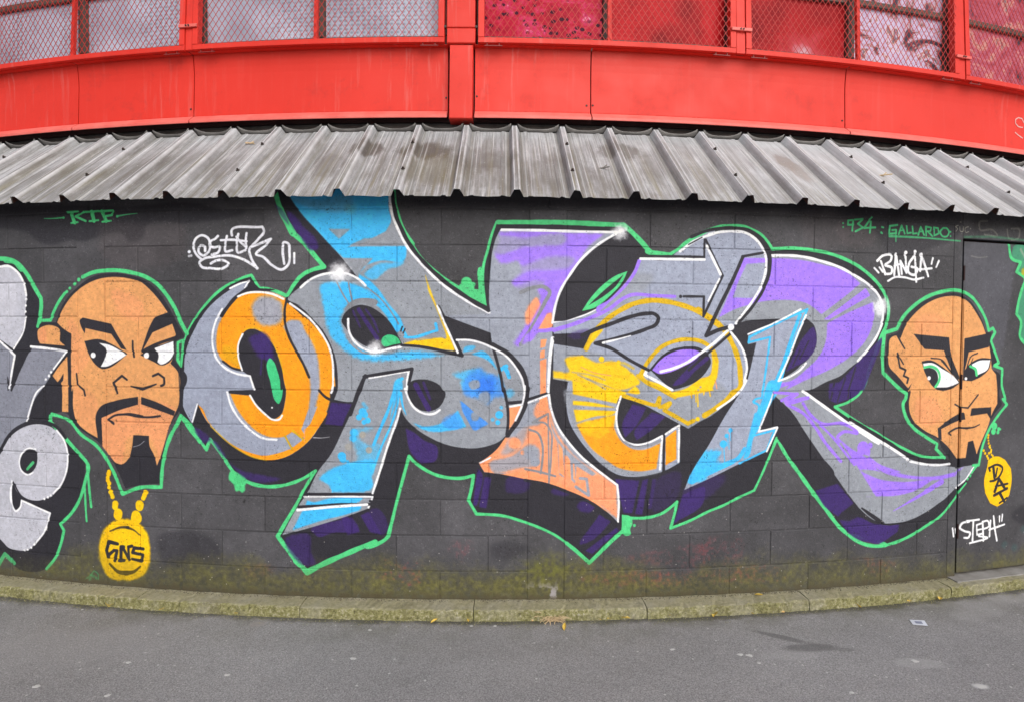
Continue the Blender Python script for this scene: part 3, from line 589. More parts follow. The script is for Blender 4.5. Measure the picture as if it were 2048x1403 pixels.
letterR|s|blue|6|2|1|1518,924 1526,818
letterR|s|blue|5|2|1|1547,964 1551,898
letterR|s|blue|5|2|1|1557,997 1561,946
letterR|s|blue|5|2|1|1537,972 1541,916
letterR|s|white|12|3|1|1653,1548! 1829,1620 1974,1692
letterR|s|white|14|3|1|2008,1658 1965,1568 1906,1420 1843,1284! 1924,1314 1977,1347 2013,1385
letterR|s|white|12|3|1|1818,1224! 1769,1100 1727,997! 1843,1019! 1778,881!
letterR|s|white|18|3|1|1779,1994 1875,1998 1981,1993 2099,1971 2219,1938 2322,1891 2409,1843 2478,1782 2508,1715 2506,1623 2474,1547 2418,1471 2348,1398
letterR|s|ink|18|3|1|1787,2014 1919,2015 2035,2009 2144,1992 2246,1963 2341,1920 2418,1870 2487,1807 2526,1732
letterR|s|ink|12|3|1|1770,1979 1764,1882 1739,1817
letterR|s|white|20|3|1|1997,1225 2070,1177 2210,1086 2353,995 2500,911 2307,1038 2452,955 2581,884 2691,820
letterR|c|white|13|3|1|2703,809
letterR|s|white|17|3|1|2724,796 2827,775 2933,766 3013,769
letterR|s|purple|18|4|1|1819,1218 1952,1209
letterR|s|purple|24|4|1|1864,1173! 1961,1209! 1891,1164! 2029,1186! 1896,1152!
letterR|s|purple|22|4|1|1900,1148 2000,1097 2074,1022 2149,920 2249,813
letterR|s|purple|22|4|1|1998,1155 2054,1080 2128,1033 2248,1035 2315,1009 2353,978 2259,983 2224,952 2237,927
letterR|s|purple|16|3|1|2110,1029 2194,953 2271,867 2339,789
letterR|f|purple|0|4|1|2227,952! 2308,891 2385,847 2513,784 2656,736 2380,754 2507,699 2656,676 2903,684! 2770,619 2638,595 2495,596! 2374,598 2488,597! 2408,711 2319,832
letterR|c|purple|45|5|1|2394,889
letterR|c|purple|20|4|1|2442,900
letterR|f|purple|0|4|1|2347,848! 2365,881 2442,879 2434,829 2350,831 2406,846 2505,788 2635,732 2788,703 2934,700 3058,718! 3058,692! 2935,676 2788,685 2635,707 2486,751 2312,824
letterR|s|greyc|6|3|.9|2486,763 2556,723 2636,685
letterR|s|purple|44>4|3|1|2957,662 2791,583 2611,502
letterR|s|ink|12|3|1|3046,583 2971,543 2856,482 2744,440 2643,423 2543,428 2464,475 2395,530
letterR|s|ink|24>14|3|1|2306,1059 2451,980 2580,909 2692,846 2806,803 2932,787
doorletter|s|white|12|3|1|3201,743 3142,670 3068,619
doorletter|f|purple|0|4|.9|3058,718! 3128,752! 3085,717 3058,692!
letterE|s|white|17|3|1|1554,2125 1622,2120 1682,2090 1726,2043 1753,1987 1754,1914 1726,1817 1671,1727 1579,1608
letterE|s|ink|20|3|1|1554,2144 1647,2133 1725,2087 1771,2020 1779,1915 1749,1817 1689,1719 1596,1610
letterE|s|ink|16|3|1|1611,1985! 1735,2009!
letterE|s|ink|22>26|3|1|1616,1984! 1550,1838 1477,1693 1404,1538! 1470,1568 1542,1587
letterE|s|white|18|3|1|1454,1500 1529,1566
letterE|s|white|15|3|1|1551,1557 1598,1501 1634,1436 1650,1355 1640,1282 1645,1288 1620,1239 1561,1183
letterE|f|leafgreen|0|3|1|949,1892! 887,1868 808,1811 737,1732 696,1669! 761,1685 856,1757 920,1829
letterE|f|ink|0|3|1|927,1872! 887,1840 824,1788 729,1697! 824,1757 888,1812
letterS|c|white|11|3|1|-644,1876
letterS|c|white|64|50|.8|-644,1872
letterS|c|white|24|14|1|-644,1874
letterS|c|white|48|38|.75|-441,1457
letterS|c|white|18|12|1|-441,1456
letterT|c|white|56|44|.8|904,2107
letterT|c|white|20|12|1|907,2111
letterR|c|white|66|48|.8|2499,1715
letterR|c|white|26|12|1|2501,1711
letterR|c|white|22|5|1|1550,1587
headL|f|ink|0|3|1|-2525,1566! -2464,1591! -2372,1591! -2344,1658 -2284,1741 -2206,1806 -2120,1855 -2026,1872 -1925,1869 -1834,1848 -1754,1811 -1693,1754 -1640,1682 -1589,1593 -1540,1513! -1590,1492 -1598,1375 -1556,1331 -1529,1291 -1546,1230 -1548,1228 -1562,1114 -1580,1094! -1629,1024 -1665,917 -1684,810 -1701,677! -1819,664 -1920,639! -1965,734 -2020,823 -2094,903 -2188,958 -2275,1014 -2294,1055 -2342,1075! -2350,1204 -2374,1248! -2418,1281! -2298,1417! -2298,1442! -2537,1469!
headL|s|green|22|4|1|-2502,1567! -2489,1603! -2409,1604! -2383,1658 -2333,1733 -2308,1761
headL|c|green|12|4|1|-2295,1770 -2273,1790
headL|c|green|15|4|1|-2241,1815 -2212,1839
headL|s|green|26|4|1|-2186,1854 -2119,1879 -2044,1889 -1961,1890 -1870,1877 -1781,1852 -1710,1811 -1649,1746 -1597,1666 -1563,1593 -1527,1531
headL|s|green|18|3|1|-1583,1480! -1549,1493! -1566,1347! -1586,1383! -1583,1480!
headL|s|green|22>26|4|1|-2407,1056! -2343,1041 -2284,1018 -2217,949 -2104,878 -2030,789 -1984,708 -1941,606! -1820,650 -1694,656! -1684,777 -1647,917 -1567,1066! -1507,986 -1453,923
headL|f|tan|0|3|1|-2364,1591! -2324,1666 -2264,1740 -2187,1798 -2092,1838 -1989,1852 -1889,1843 -1808,1820 -1746,1771 -1693,1714 -1645,1650! -1611,1585! -1594,1529! -1610,1488! -1612,1399 -1630,1363! -1587,1319 -1574,1278 -1576,1214 -1584,1122 -1606,1079! -1637,1015 -1665,925 -1692,842 -1719,778! -1737,841 -1763,889 -1767,949! -1866,950! -1876,877 -1900,811 -1937,780 -1974,783 -2011,815 -2066,879! -2094,924! -2179,967 -2236,1015 -2259,1090 -2262,1206 -2264,1198 -2270,1325 -2267,1525! -2325,1558
headL|f|tanp@tan|0|30|.6|-2083,1053 -1584,1082 -1692,810 -1763,938 -1899,934 -1946,768 -2066,871
headL|f|tanp@tan|0|40|.45|-1999,1780 -1890,1763 -1800,1698 -1801,1617 -1937,1633
headL|f|tanp@tan|0|30|.4|-2266,1616 -2209,1534 -2154,1368 -2251,1284
headL|f|tanp@tan|0|30|.35|-2253,1207 -2119,1176 -2103,944 -2236,1023
headL|f|tan|0|3|1|-2501,1494! -2500,1545 -2464,1568 -2394,1573 -2350,1554 -2346,1483! -2310,1456! -2486,1467!
headL|f|tanp@tan|0|8|.6|-2484,1549 -2454,1566 -2450,1474 -2486,1473
headL|f|tan|0|3|1|-2296,1396! -2292,1283 -2293,1070! -2337,1073! -2335,1205 -2340,1241! -2325,1256! -2324,1295 -2344,1266 -2364,1244! -2399,1281! -2358,1332
headL|f|ink|0|3|1|-2207,1606 -2187,1619! -2002,1584! -1956,1510 -1904,1435! -1939,1443! -2002,1526! -2171,1559! -2175,1527! -2199,1567
headL|f|ink|0|3|1|-1725,1623! -1641,1651! -1608,1589! -1739,1536! -1784,1463! -1817,1412! -1793,1479 -1757,1568
headL|s|ink|20|3|1|-1803,1430 -1731,1463 -1594,1509
headL|s|ink|12|3|1|-1611,1585 -1589,1525
headL|f|ink|0|3|1|-2179,1484! -2077,1495 -2003,1469 -1900,1413! -1958,1368 -2014,1335 -2061,1326 -2107,1351 -2146,1402
headL|f|white|0|2|1|-2080,1474! -2022,1465 -1948,1433 -1905,1408! -1967,1371 -2042,1339 -2072,1339! -2046,1386 -2036,1436
headL|c|white|20|3|1|-2121,1404
headL|f|ink|0|3|1|-1817,1408! -1767,1448 -1686,1467 -1605,1496! -1610,1403 -1634,1371 -1687,1351 -1732,1370 -1790,1396!
headL|f|white|0|2|1|-1728,1447! -1669,1468 -1610,1488! -1615,1407 -1643,1375 -1696,1358 -1711,1371! -1703,1406
headL|c|white|20|3|1|-1779,1406
headL|s|ink|14|2|1|-1865,1486 -1864,1437 -1857,1398
headL|s|ink|15|2|1|-1974,1206! -1992,1247! -1936,1289! -1904,1267!
headL|s|ink|14|2|1|-1992,1249! -1980,1229! -1967,1189!
headL|s|ink|15|2|1|-1740,1291! -1706,1305! -1670,1281! -1673,1243 -1689,1236
headL|s|ink|10>20|2|1|-1879,1229 -1805,1215!
headL|s|ink|20>10|2|1|-1805,1215! -1720,1245
headL|s|ink|10>14|2|1|-2234,1297! -2228,1234! -2185,1202! -2178,1171!
headL|s|ink|6|2|.8|-1579,1303 -1576,1211
headL|f|ink|0|3|1|-2101,1076 -2084,1101 -1970,1147 -1836,1171! -1836,1126! -1961,1089 -2071,1043! -2066,882! -2098,926!
headL|f|ink|0|3|1|-1814,1171! -1716,1142 -1603,1093! -1612,1067! -1716,1099 -1815,1129!
headL|s|ink|14|2|1|-1992,1012! -2029,1034! -1989,1058 -1915,1067 -1825,1056 -1753,1056 -1697,1064
headL|s|ink|8|2|1|-1989,1058 -1897,1073 -1806,1062
headL|s|light|4|2|.8|-1867,882 -1826,895 -1797,917
medalL|c|yellow|18|4|1|-2026,731 -2026,665 -2018,615 -2006,587 -2029,719
medalL|c|yellow|16|4|1|-2035,698 -2027,640 -2034,681 -2011,599
medalL|c|yellow|26|4|1|-1988,546 -1990,529
medalL|c|yellow|33|4|1|-1970,493 -1972,480
medalL|c|yellow|20|4|1|-1793,621 -1807,588 -1800,604
medalL|c|yellow|32|4|1|-1831,549 -1832,537
medalL|c|yellow|40|4|1|-1855,486 -1853,470
medalL|c|mustard|10|5|.5|-1849,472 -1830,541
medalL|f|yellow|0|13|1|-1927,462 -1849,449 -1790,394 -1769,313 -1769,230 -1797,154 -1861,115 -1944,103 -2028,110 -2075,169 -2093,252 -2087,336 -2048,410 -1996,446
medalL|f|mustard|0|26|.5|-2087,336 -2053,405 -2056,179 -2084,194
medalL|f|mustard|0|26|.5|-2038,130 -1816,144 -1871,112 -1982,100
medalL|s|ink|10>18|5|.8|-2023,386 -1950,412 -1904,413
medalL|s|ink|18>6|5|.8|-1913,413 -1868,400 -1827,369
medalL|s|inkb|16>32|4|.95|-2027,193 -1972,151 -1916,146
medalL|s|inkb|32>12|4|.95|-1926,146 -1870,159 -1829,191
medalL|s|ink|25|3|1|-1975,314! -2031,323! -2047,272! -2036,235!
medalL|s|ink|22|3|1|-2031,248! -1998,275! -1978,274! -1994,215!
medalL|s|ink|24|3|1|-1954,217! -1952,298! -1935,299!
medalL|s|ink|22|3|1|-1944,299! -1902,231!
medalL|s|ink|20|3|1|-1902,226! -1905,301! -1882,307!
medalL|s|ink|20|3|1|-1966,217! -1934,219!
medalL|s|ink|22|3|1|-1810,294! -1867,297! -1878,269! -1813,259! -1822,223! -1880,230!
headR|f|ink|0|3|1|2546,1546! 2613,1565 2661,1641 2739,1719 2840,1772 2965,1802 3062,1800 3140,1763 3197,1703 3257,1605 3272,1570! 3318,1570! 3296,1526! 3370,1393! 3302,1348! 3384,1320 3402,1152 3415,1131 3367,1079 3301,992 3258,886 3230,770! 3062,738! 2951,870! 2928,916 2822,962 2738,1016 2696,1077 2678,1171 2692,1212! 2580,1298 2542,1345 2538,1463
headR|s|green|26>20|4|1|2527,1563! 2607,1586! 2660,1667 2729,1727 2819,1780 2922,1812 3007,1825 3083,1816 3161,1779 3219,1719 3267,1649 3292,1583! 3326,1597! 3344,1571! 3311,1522! 3380,1384! 3345,1367! 3411,1347! 3411,1242 3435,1152 3423,1158 3458,1123! 3391,1060 3324,982 3270,877 3240,752! 3195,752!
headR|s|green|28>22|4|1|2522,1560 2514,1438 2522,1328! 2581,1277 2662,1217 2687,1204! 2681,1170 2669,1154 2681,1077 2739,999 2822,945 2916,894! 2908,864! 2976,808!
headR|f|tan|0|3|1|2635,1531! 2671,1608 2740,1685 2841,1751 2966,1786 3062,1783 3129,1752 3186,1692 3233,1631 3266,1570! 3301,1482! 3315,1420! 3323,1349! 3361,1312! 3374,1215 3377,1130! 3333,1062 3306,991 3269,922 3242,869 3221,820! 3190,907! 3151,899! 3135,801! 3066,800! 2993,879 2939,920! 2919,933 2821,979 2748,1033 2716,1085 2706,1154 2712,1222 2704,1216 2723,1266! 2697,1235! 2619,1311 2564,1362 2556,1463 2566,1531 2603,1546
headR|f|tanp@tan|0|40|.4|2731,1634 2884,1679 2993,1594 2941,1559 2733,1566
headR|f|tanp@tan|0|40|.5|2754,1170 2899,1168 2945,1045 2862,1004 2747,1067
headR|s|ink|16>10|3|1|2615,1544 2639,1506 2665,1470
headR|f|ink|0|3|1|2726,1557! 2986,1538! 2999,1455 3084,1277! 3043,1299 2977,1403 2949,1460! 2807,1468!
headR|f|ink|0|3|1|3103,1532! 3318,1570! 3295,1480! 3139,1450! 3114,1351 3098,1294!
headR|s|ink|9|2|1|2859,1414 2935,1404 2990,1351 3058,1286
headR|s|ink|9|2|1|2935,1399 3023,1316
headR|s|ink|9|2|1|3122,1342 3162,1427 3208,1444
headR|s|ink|7|2|1|3131,1333 3173,1412
headR|s|ink|14|2|1|2616,1442! 2636,1360! 2677,1344! 2663,1310! 2697,1296! 2689,1268!
headR|s|ink|10|2|1|2616,1442! 2660,1379!
headR|f|ink|0|3|1|2789,1395! 2851,1402 2936,1366 3001,1324 3084,1267! 3004,1225 2940,1218 2887,1236 2842,1282 2809,1344
headR|f|white|0|2|1|2800,1382! 2862,1386 2947,1347 3023,1308 3070,1265! 2993,1240 2897,1238! 2854,1283 2811,1344
headR|f|ink|0|3|1|2806,1351 2852,1356 2897,1336 2912,1300 2894,1243 2850,1275 2820,1318
headR|s|green|19|3|1|2809,1359 2862,1364 2907,1343 2925,1304 2907,1257 2894,1242
headR|c|white|17|3|1|2846,1295
headR|f|ink|0|3|1|3096,1279! 3109,1335 3163,1387 3241,1414 3317,1410! 3302,1348 3244,1303 3167,1273!
headR|f|white|0|2|1|3163,1375! 3219,1397 3310,1402! 3294,1349 3214,1310!
headR|s|green|20|3|1|3153,1364 3196,1343 3205,1310
headR|c|white|13|3|1|3122,1289
headR|s|ink|11|2|1|3043,1133 3083,1116 3144,1109! 3220,1188!
headR|f|ink|0|3|1|2917,990! 3074,1073 3112,1081 3125,1039! 3075,1032 2943,985! 2949,919! 2924,923!
headR|f|ink|0|3|1|3172,1106! 3329,1110! 3328,1031! 3296,1072! 3163,1059!
headR|s|ink|12>14|2|1|3018,946! 2999,960! 3055,985 3143,984
headR|s|ink|14>8|2|1|3132,984 3198,990 3237,1004
headR|c|green|30|3|1|3359,990
headR|c|green|26|3|1|3352,956
headR|c|green|15|3|1|3394,971 3389,951
headR|c|green|9|3|1|3409,969
medalR|c|amber|9|3|1|3312,936 3310,920 3313,902 3316,884 3327,870 3328,857 3338,843 3335,828 3342,812 3352,804 3322,864
medalR|c|amber|11|3|1|3277,841 3289,823 3305,805 3314,790 3320,822 3335,830
medalR|f|amber|0|3|1|3314,777! 3354,798 3401,798 3455,775! 3507,718! 3516,650 3500,551! 3464,508! 3400,482! 3340,507! 3298,573! 3286,645 3309,742!
medalR|s|ink|16|2|1|3331,712! 3323,730! 3391,747 3434,725 3417,681 3365,648 3336,646!
medalR|s|ink|22|2|1|3359,730 3370,665
medalR|s|ink|15|2|1|3391,724 3381,675
medalR|s|ink|22|2|1|3375,579! 3408,658! 3461,590!
medalR|s|ink|15|2|1|3381,611! 3481,623!
medalR|s|ink|20|2|1|3371,555! 3477,593!
medalR|s|ink|23|2|1|3418,567! 3456,511!
medalR|s|ink|14|2|1|3417,504! 3479,533!
tagA|s|green|26|3|1|-2258,2225 -2237,2171
tagA|s|green|13|3|1|-2285,2229! -2211,2232!
tagA|s|green|13|3|1|-2258,2166! -2212,2170!
tagA|s|green|16|3|1|-2172,2228! -2227,2203! -2161,2175!
tagA|s|green|13|3|1|-2162,2227! -2076,2230!
tagA|s|green|26|3|1|-2120,2227 -2106,2174
tagA|s|green|13|3|1|-2136,2173! -2078,2178!
tagA|s|green|25|3|1|-2054,2228 -2027,2172
tagA|s|green|14|3|1|-2068,2228! -1983,2231! -1990,2205! -2030,2200!
tagA|s|green|13|3|1|-2052,2168! -1997,2173!
tagA|s|green|8|2|1|-2230,2170 -2232,2159
tagA|s|green|5>11|3|.9|-2444,2197 -2375,2196 -2308,2199
tagA|c|green|9|3|1|-2309,2198 -1956,2197
tagA|s|green|10>4|3|.9|-1953,2198 -1894,2206 -1829,2211
tagB|s|chalk|17|3|1|-1437,1947 -1467,1974 -1485,2018 -1472,2061 -1436,2081 -1402,2069 -1384,2025 -1394,1989 -1428,1968 -1454,1989 -1442,2025 -1417,2017 -1415,1993
tagB|s|chalk|17|3|1|-1339,2076 -1356,2060 -1381,2048 -1390,2025 -1363,2013 -1329,2018 -1337,1986 -1375,1973
tagB|s|chalk|16|3|1|-1322,2052 -1255,2054 -1171,2045
tagB|s|chalk|16|3|1|-1286,2075 -1297,2016 -1295,1991 -1255,1996
tagB|s|chalk|16|3|1|-1219,2086 -1228,2031 -1222,1984 -1178,1995
tagB|s|chalk|16|3|1|-1230,2071 -1196,2031 -1172,2015
tagB|s|chalk|17|3|1|-1256,2079! -1259,2093 -1080,2125! -1070,2105 -1105,2054 -1155,1995 -1147,1959 -1110,1894!
tagB|s|chalk|16|3|1|-1171,2090 -1176,2047 -1173,2007
tagB|s|chalk|17|3|1|-1138,2015 -1030,2057! -1056,2026 -1114,1971 -1081,1961 -1024,1912 -967,1888 -934,1911 -924,1982 -934,2033 -954,2039 -962,1990 -954,1919
tagB|s|chalk|17|3|1|-1108,1896! -1189,1944 -1272,1967 -1356,1961 -1424,1949 -1450,1928 -1437,1906 -1382,1897 -1306,1898 -1276,1921 -1306,1940 -1356,1937 -1382,1923
tagB|c|chalk|11|3|1|-1511,1990
tagB|c|chalk|9|4|.8|-1512,1966 -1499,1968
tagB|s|chalk|15|3|1|-897,1978 -897,1923
tagC|s|white|15|3|1|2447,1940 2475,1914
tagC|s|white|15|3|1|2481,1945 2503,1920
tagC|s|white|18|3|1|2465,1983 2498,2012 2561,2016 2557,1989 2519,1960 2565,1943 2564,1916 2520,1906
tagC|s|white|18|3|1|2489,1982 2520,1910
tagC|s|white|18|3|1|2582,1903! 2591,2028! 2616,1906!
tagC|s|white|14|3|1|2583,1958 2617,1968
tagC|s|white|18|3|1|2635,1911! 2623,1987! 2668,1919! 2655,2036!
tagC|s|white|18|3|1|2716,2015 2684,1972 2685,1919 2726,1909 2745,1944 2702,1955
tagC|s|white|17|3|1|2722,2047 2730,1956 2738,1867
tagC|s|white|18|3|1|2764,1932! 2771,2034! 2823,1902!
tagC|s|white|16|3|1|2753,1940! 2847,1950!
tagC|s|white|16|3|1|2854,2011 2845,1977
tagC|s|white|16|3|1|2898,1996 2880,1959
tagC|s|white|15|3|1|2541,1867 2584,1889 2654,1891 2724,1880 2790,1893
tagC|c|white|14|4|1|2660,2038 2725,2046 2766,2029
tagD|s|white|15|3|1|3048,371 3058,320
tagD|s|white|13|3|1|3071,365 3075,338
tagD|s|white|17|3|1|3175,402 3123,397 3104,372 3141,347 3186,330 3174,305 3142,305
tagD|s|white|15|3|1|3156,408 3254,411
tagD|s|white|16|3|1|3209,404 3206,284
tagD|s|white|14|3|1|3275,386! 3236,378! 3241,316! 3291,322!
tagD|s|white|13|3|1|3240,346 3276,350
tagD|s|white|16|3|1|3284,390 3293,276
tagD|s|white|14|3|1|3282,395 3327,396 3334,364 3290,348
tagD|s|white|16|3|1|3347,397 3342,299
tagD|s|white|17|3|1|3372,424 3383,351 3404,268
tagD|s|white|15|3|1|3337,341 3464,365
tagD|s|white|13|3|1|3421,421 3422,385
tagD|s|white|13|3|1|3445,430 3441,388
tagD|s|white|14|3|1|3185,268 3325,293 3255,307
tagE|s|green2|13|3|.95|2296,2214! 2266,2210! 2265,2185! 2300,2187! 2298,2214! 2294,2152!
tagE|s|green2|13|3|.95|2310,2217! 2364,2223! 2330,2193! 2365,2173! 2316,2149!
tagE|s|green2|14|3|.95|2420,2234! 2372,2170! 2447,2177!
tagE|s|green2|14|3|.95|2416,2209 2411,2145
tagE|c|green2|8|3|.95|2234,2193 2235,2171 2492,2181 2488,2149
tagF|s|green2|14|3|.95|2598,2198! 2545,2189! 2541,2143! 2589,2149! 2589,2168! 2562,2166!
tagF|s|green2|10|3|.8|2587,2148 2589,2101
tagF|s|green2|13|3|.95|2607,2144! 2626,2197! 2649,2149!
tagF|s|green2|10|3|.95|2615,2165 2642,2169
tagF|s|green2|13|3|.95|2661,2194! 2667,2151! 2693,2156!
tagF|s|green2|13|3|.95|2702,2193! 2707,2151! 2735,2155!
tagF|s|green2|13|3|.95|2744,2145! 2761,2194! 2786,2147!
tagF|s|green2|10|3|.95|2749,2165 2779,2168
tagF|s|green2|13|3|.95|2801,2143! 2797,2196! 2836,2193! 2831,2172! 2800,2168!
tagF|s|green2|13|3|.95|2813,2169 2847,2141
tagF|s|green2|13|3|.95|2856,2194! 2860,2146! 2893,2161! 2886,2191! 2856,2194!
tagF|s|green2|13|3|.95|2922,2193 2903,2171 2918,2146 2955,2147 2967,2174 2949,2194 2922,2193
tagF|c|green2|7|3|.95|2979,2174 2980,2148 2501,2179 2494,2145
tagF|s|green2|16>10|5|.8|2544,2130 2768,2130 3052,2122
tagG|s|chalky|6|3|.8|3035,2216 3015,2206 3031,2194 3018,2179
tagG|s|chalky|6|3|.8|3047,2208 3050,2182 3072,2181 3074,2209
tagG|s|chalky|6|3|.8|3110,2211 3088,2201 3091,2175 3115,2181
tagG|c|chalky|5|3|.8|3128,2200 3051,2236
|s|chalky|14|7|.35|3258,2253 3196,2241 3198,2202 3305,2199 3341,2170 3238,2169
|s|chalky|14|7|.35|3421,2209 3435,2157 3518,2165 3522,2214 3456,2215
|s|green2|14|10|.35|3083,2147 3307,2158 3568,2150
sidefig|f|teal|0|5|1|3472,2097 3668,2115! 3692,1501! 3586,1505 3547,1554 3556,1644 3524,1689 3531,1760 3560,1850 3578,1905 3508,1951 3536,2010 3469,2034
sidefig|s|green|24|4|1|3438,2115 3463,2034 3542,2011! 3508,1951! 3582,1909 3560,1850 3531,1760 3518,1688! 3556,1644 3553,1545 3598,1501
sidefig|s|chalky|20|10|.6|3539,2091 3571,2048
sidefig|f|mustard|0|8|.7|3550,1966 3598,1977 3600,1932 3551,1940
|f|ink2|0|20|.7|3522,413 3632,478 3733,471 3739,304 3611,352
|c|tealfaint|30|20|.4|3631,323 3554,210 3468,236
|s|chalky|8|6|.3|3142,2035 3198,2028 3265,2035
|c|greenb|12|8|.6|-2137,114 -2161,98 -2118,103 -2152,118
|s|greenb|8|4|.7|-2190,92 -2151,122 -2132,144 -2104,125 -2104,96
"""
PAL = dict(matte=(44, 43, 49), ink=(42, 41, 48), ink2=(44, 43, 48), inkb=(74, 60, 16), murk=(86, 78, 80), greyd=(84, 84, 92), oldred=(176, 52, 62), green=(78, 200, 126), green2=(72, 190, 122), greenb=(62, 190, 124), leafgreen=(78, 200, 126), light=(182, 183, 194), lightw=(198, 198, 208), grey2=(128, 131, 144), grey1=(148, 155, 174), grey3=(140, 145, 154), grey4=(146, 152, 166), greyc=(130, 133, 140), greyw=(156, 152, 144), white=(234, 235, 240), chalk=(220, 221, 230), chalky=(170, 168, 154), dpurp=(58, 38, 104), purple=(154, 116, 236), blue=(62, 180, 240), blue2=(64, 140, 232), blue3=(40, 104, 220), orange=(240, 150, 22), yellow=(244, 192, 12), mustard=(208, 168, 18), amber=(246, 186, 10), salmon=(244, 150, 102), tan=(214, 152, 96), tanp=(224, 146, 104), teal=(66, 140, 108), tealfaint=(60, 92, 92))
def vnoise(cell, seed, h=H, w=W):
    g = np.random.default_rng(seed).random((int(h / cell) + 3, int(w / cell) + 3)).astype(np.float32)
    y = np.arange(h) / cell; x = np.arange(w) / cell
    yi, xi = y.astype(int), x.astype(int); fy, fx = (y - yi), (x - xi)
    fy = (fy * fy * (3 - 2 * fy)).astype(np.float32)[:, None]; fx = (fx * fx * (3 - 2 * fx)).astype(np.float32)[None]
    a = g[yi][:, xi]; b = g[yi][:, xi + 1]; c = g[yi + 1][:, xi]; d = g[yi + 1][:, xi + 1]
    return (a * (1 - fx) + b * fx) * (1 - fy) + (c * (1 - fx) + d * fx) * fy
def fbm(cell, seed, octs=4):
    t = 0; amp = 1; tot = 0
    for k in range(octs):
        if cell < 1.2: break
        t = t + amp * vnoise(cell, seed + k); tot += amp; amp *= .55; cell /= 2.1
    return t / tot
def boxblur(a, r):
    r = int(r)
    if r < 1: return a
    for ax in (0, 1):
        p = [(0, 0), (0, 0)]; p[ax] = (r + 1, r)
        c = np.cumsum(np.pad(a, p), axis=ax)
        n = a.shape[ax]; k = 2 * r + 1
        a = (np.take(c, range(k, n + k), axis=ax) - np.take(c, range(0, n), axis=ax)) / k
    return a
def spline(pts, closed, step=6.0):
    """Catmull-Rom through the points; a corner flag breaks the tangent"""
    n = len(pts); out = []
    def seg(p0, p1, p2, p3, c1, c2):
        d = math.hypot(p2[0] - p1[0], p2[1] - p1[1]); m = max(1, min(24, int(d / step)))
        def tan(a, b, c):
            da = math.hypot(b[0] - a[0], b[1] - a[1]) + 1e-6; db = math.hypot(c[0] - b[0], c[1] - b[1]) + 1e-6
            return [((b[k] - a[k]) / da * db + (c[k] - b[k]) / db * da) / (da + db) for k in (0, 1)]
        t1 = [(p2[k] - p1[k]) / (d + 1e-6) for k in (0, 1)] if c1 or p0 is None else tan(p0, p1, p2)
        t2 = [(p2[k] - p1[k]) / (d + 1e-6) for k in (0, 1)] if c2 or p3 is None else tan(p1, p2, p3)
        for i in range(m):
            t = i / m; h1 = 2 * t**3 - 3 * t * t + 1; h2 = t**3 - 2 * t * t + t; h3 = -2 * t**3 + 3 * t * t; h4 = t**3 - t * t
            out.append((h1 * p1[0] + h2 * d * t1[0] + h3 * p2[0] + h4 * d * t2[0], h1 * p1[1] + h2 * d * t1[1] + h3 * p2[1] + h4 * d * t2[1]))
    rngn = n if closed else n - 1
    for i in range(rngn):
        p1, p2 = pts[i], pts[(i + 1) % n]
        p0 = pts[i - 1] if (closed or i > 0) else None; p3 = pts[(i + 2) % n] if (closed or i + 2 < n) else None
        seg(p0, p1, p2, p3, p1[2], p2[2])
    if not closed: out.append(pts[-1][:2])
    return np.array(out, dtype=np.float64)
def px(p): return np.stack([(p[:, 0] / 1000 - U0) * PPM, (p[:, 1] / 1000 - V0) * PPM], 1)
def fill_cov(p, soft):
    pad = int(soft * 1.6) + 3
    x0, y0 = np.floor(p.min(0)).astype(int) - pad; x1, y1 = np.ceil(p.max(0)).astype(int) + pad
    x0, y0, x1, y1 = max(x0, -400), max(y0, -200), min(x1, W + 400), min(y1, H + 200)
    w, h = x1 - x0, y1 - y0
    if w < 1 or h < 1: return None
    ss = 2; q = (p - (x0, y0)) * ss
    acc = np.zeros((h * ss, w * ss + 1), dtype=np.int16)
    a, b = q, np.roll(q, -1, 0)
    for (ax, ay), (bx, by) in zip(a, b):
        if ay == by: continue
        if ay > by: ax, ay, bx, by = bx, by, ax, ay
        r0, r1 = max(0, math.ceil(ay - .5)), min(h * ss - 1, math.ceil(by - .5) - 1)
        if r1 < r0: continue
        rows = np.arange(r0, r1 + 1); xs = ax + (rows + .5 - ay) * (bx - ax) / (by - ay)
        np.add.at(acc, (rows, np.clip(np.ceil(xs - .5).astype(int), 0, w * ss)), 1)
    m = (np.cumsum(acc, 1)[:, :-1] & 1).astype(np.float32).reshape(h, ss, w, ss).mean((1, 3))
    if soft > 1.2:
        for _ in range(2): m = boxblur(m, max(1, round(soft * .5)))
    return m, x0, y0
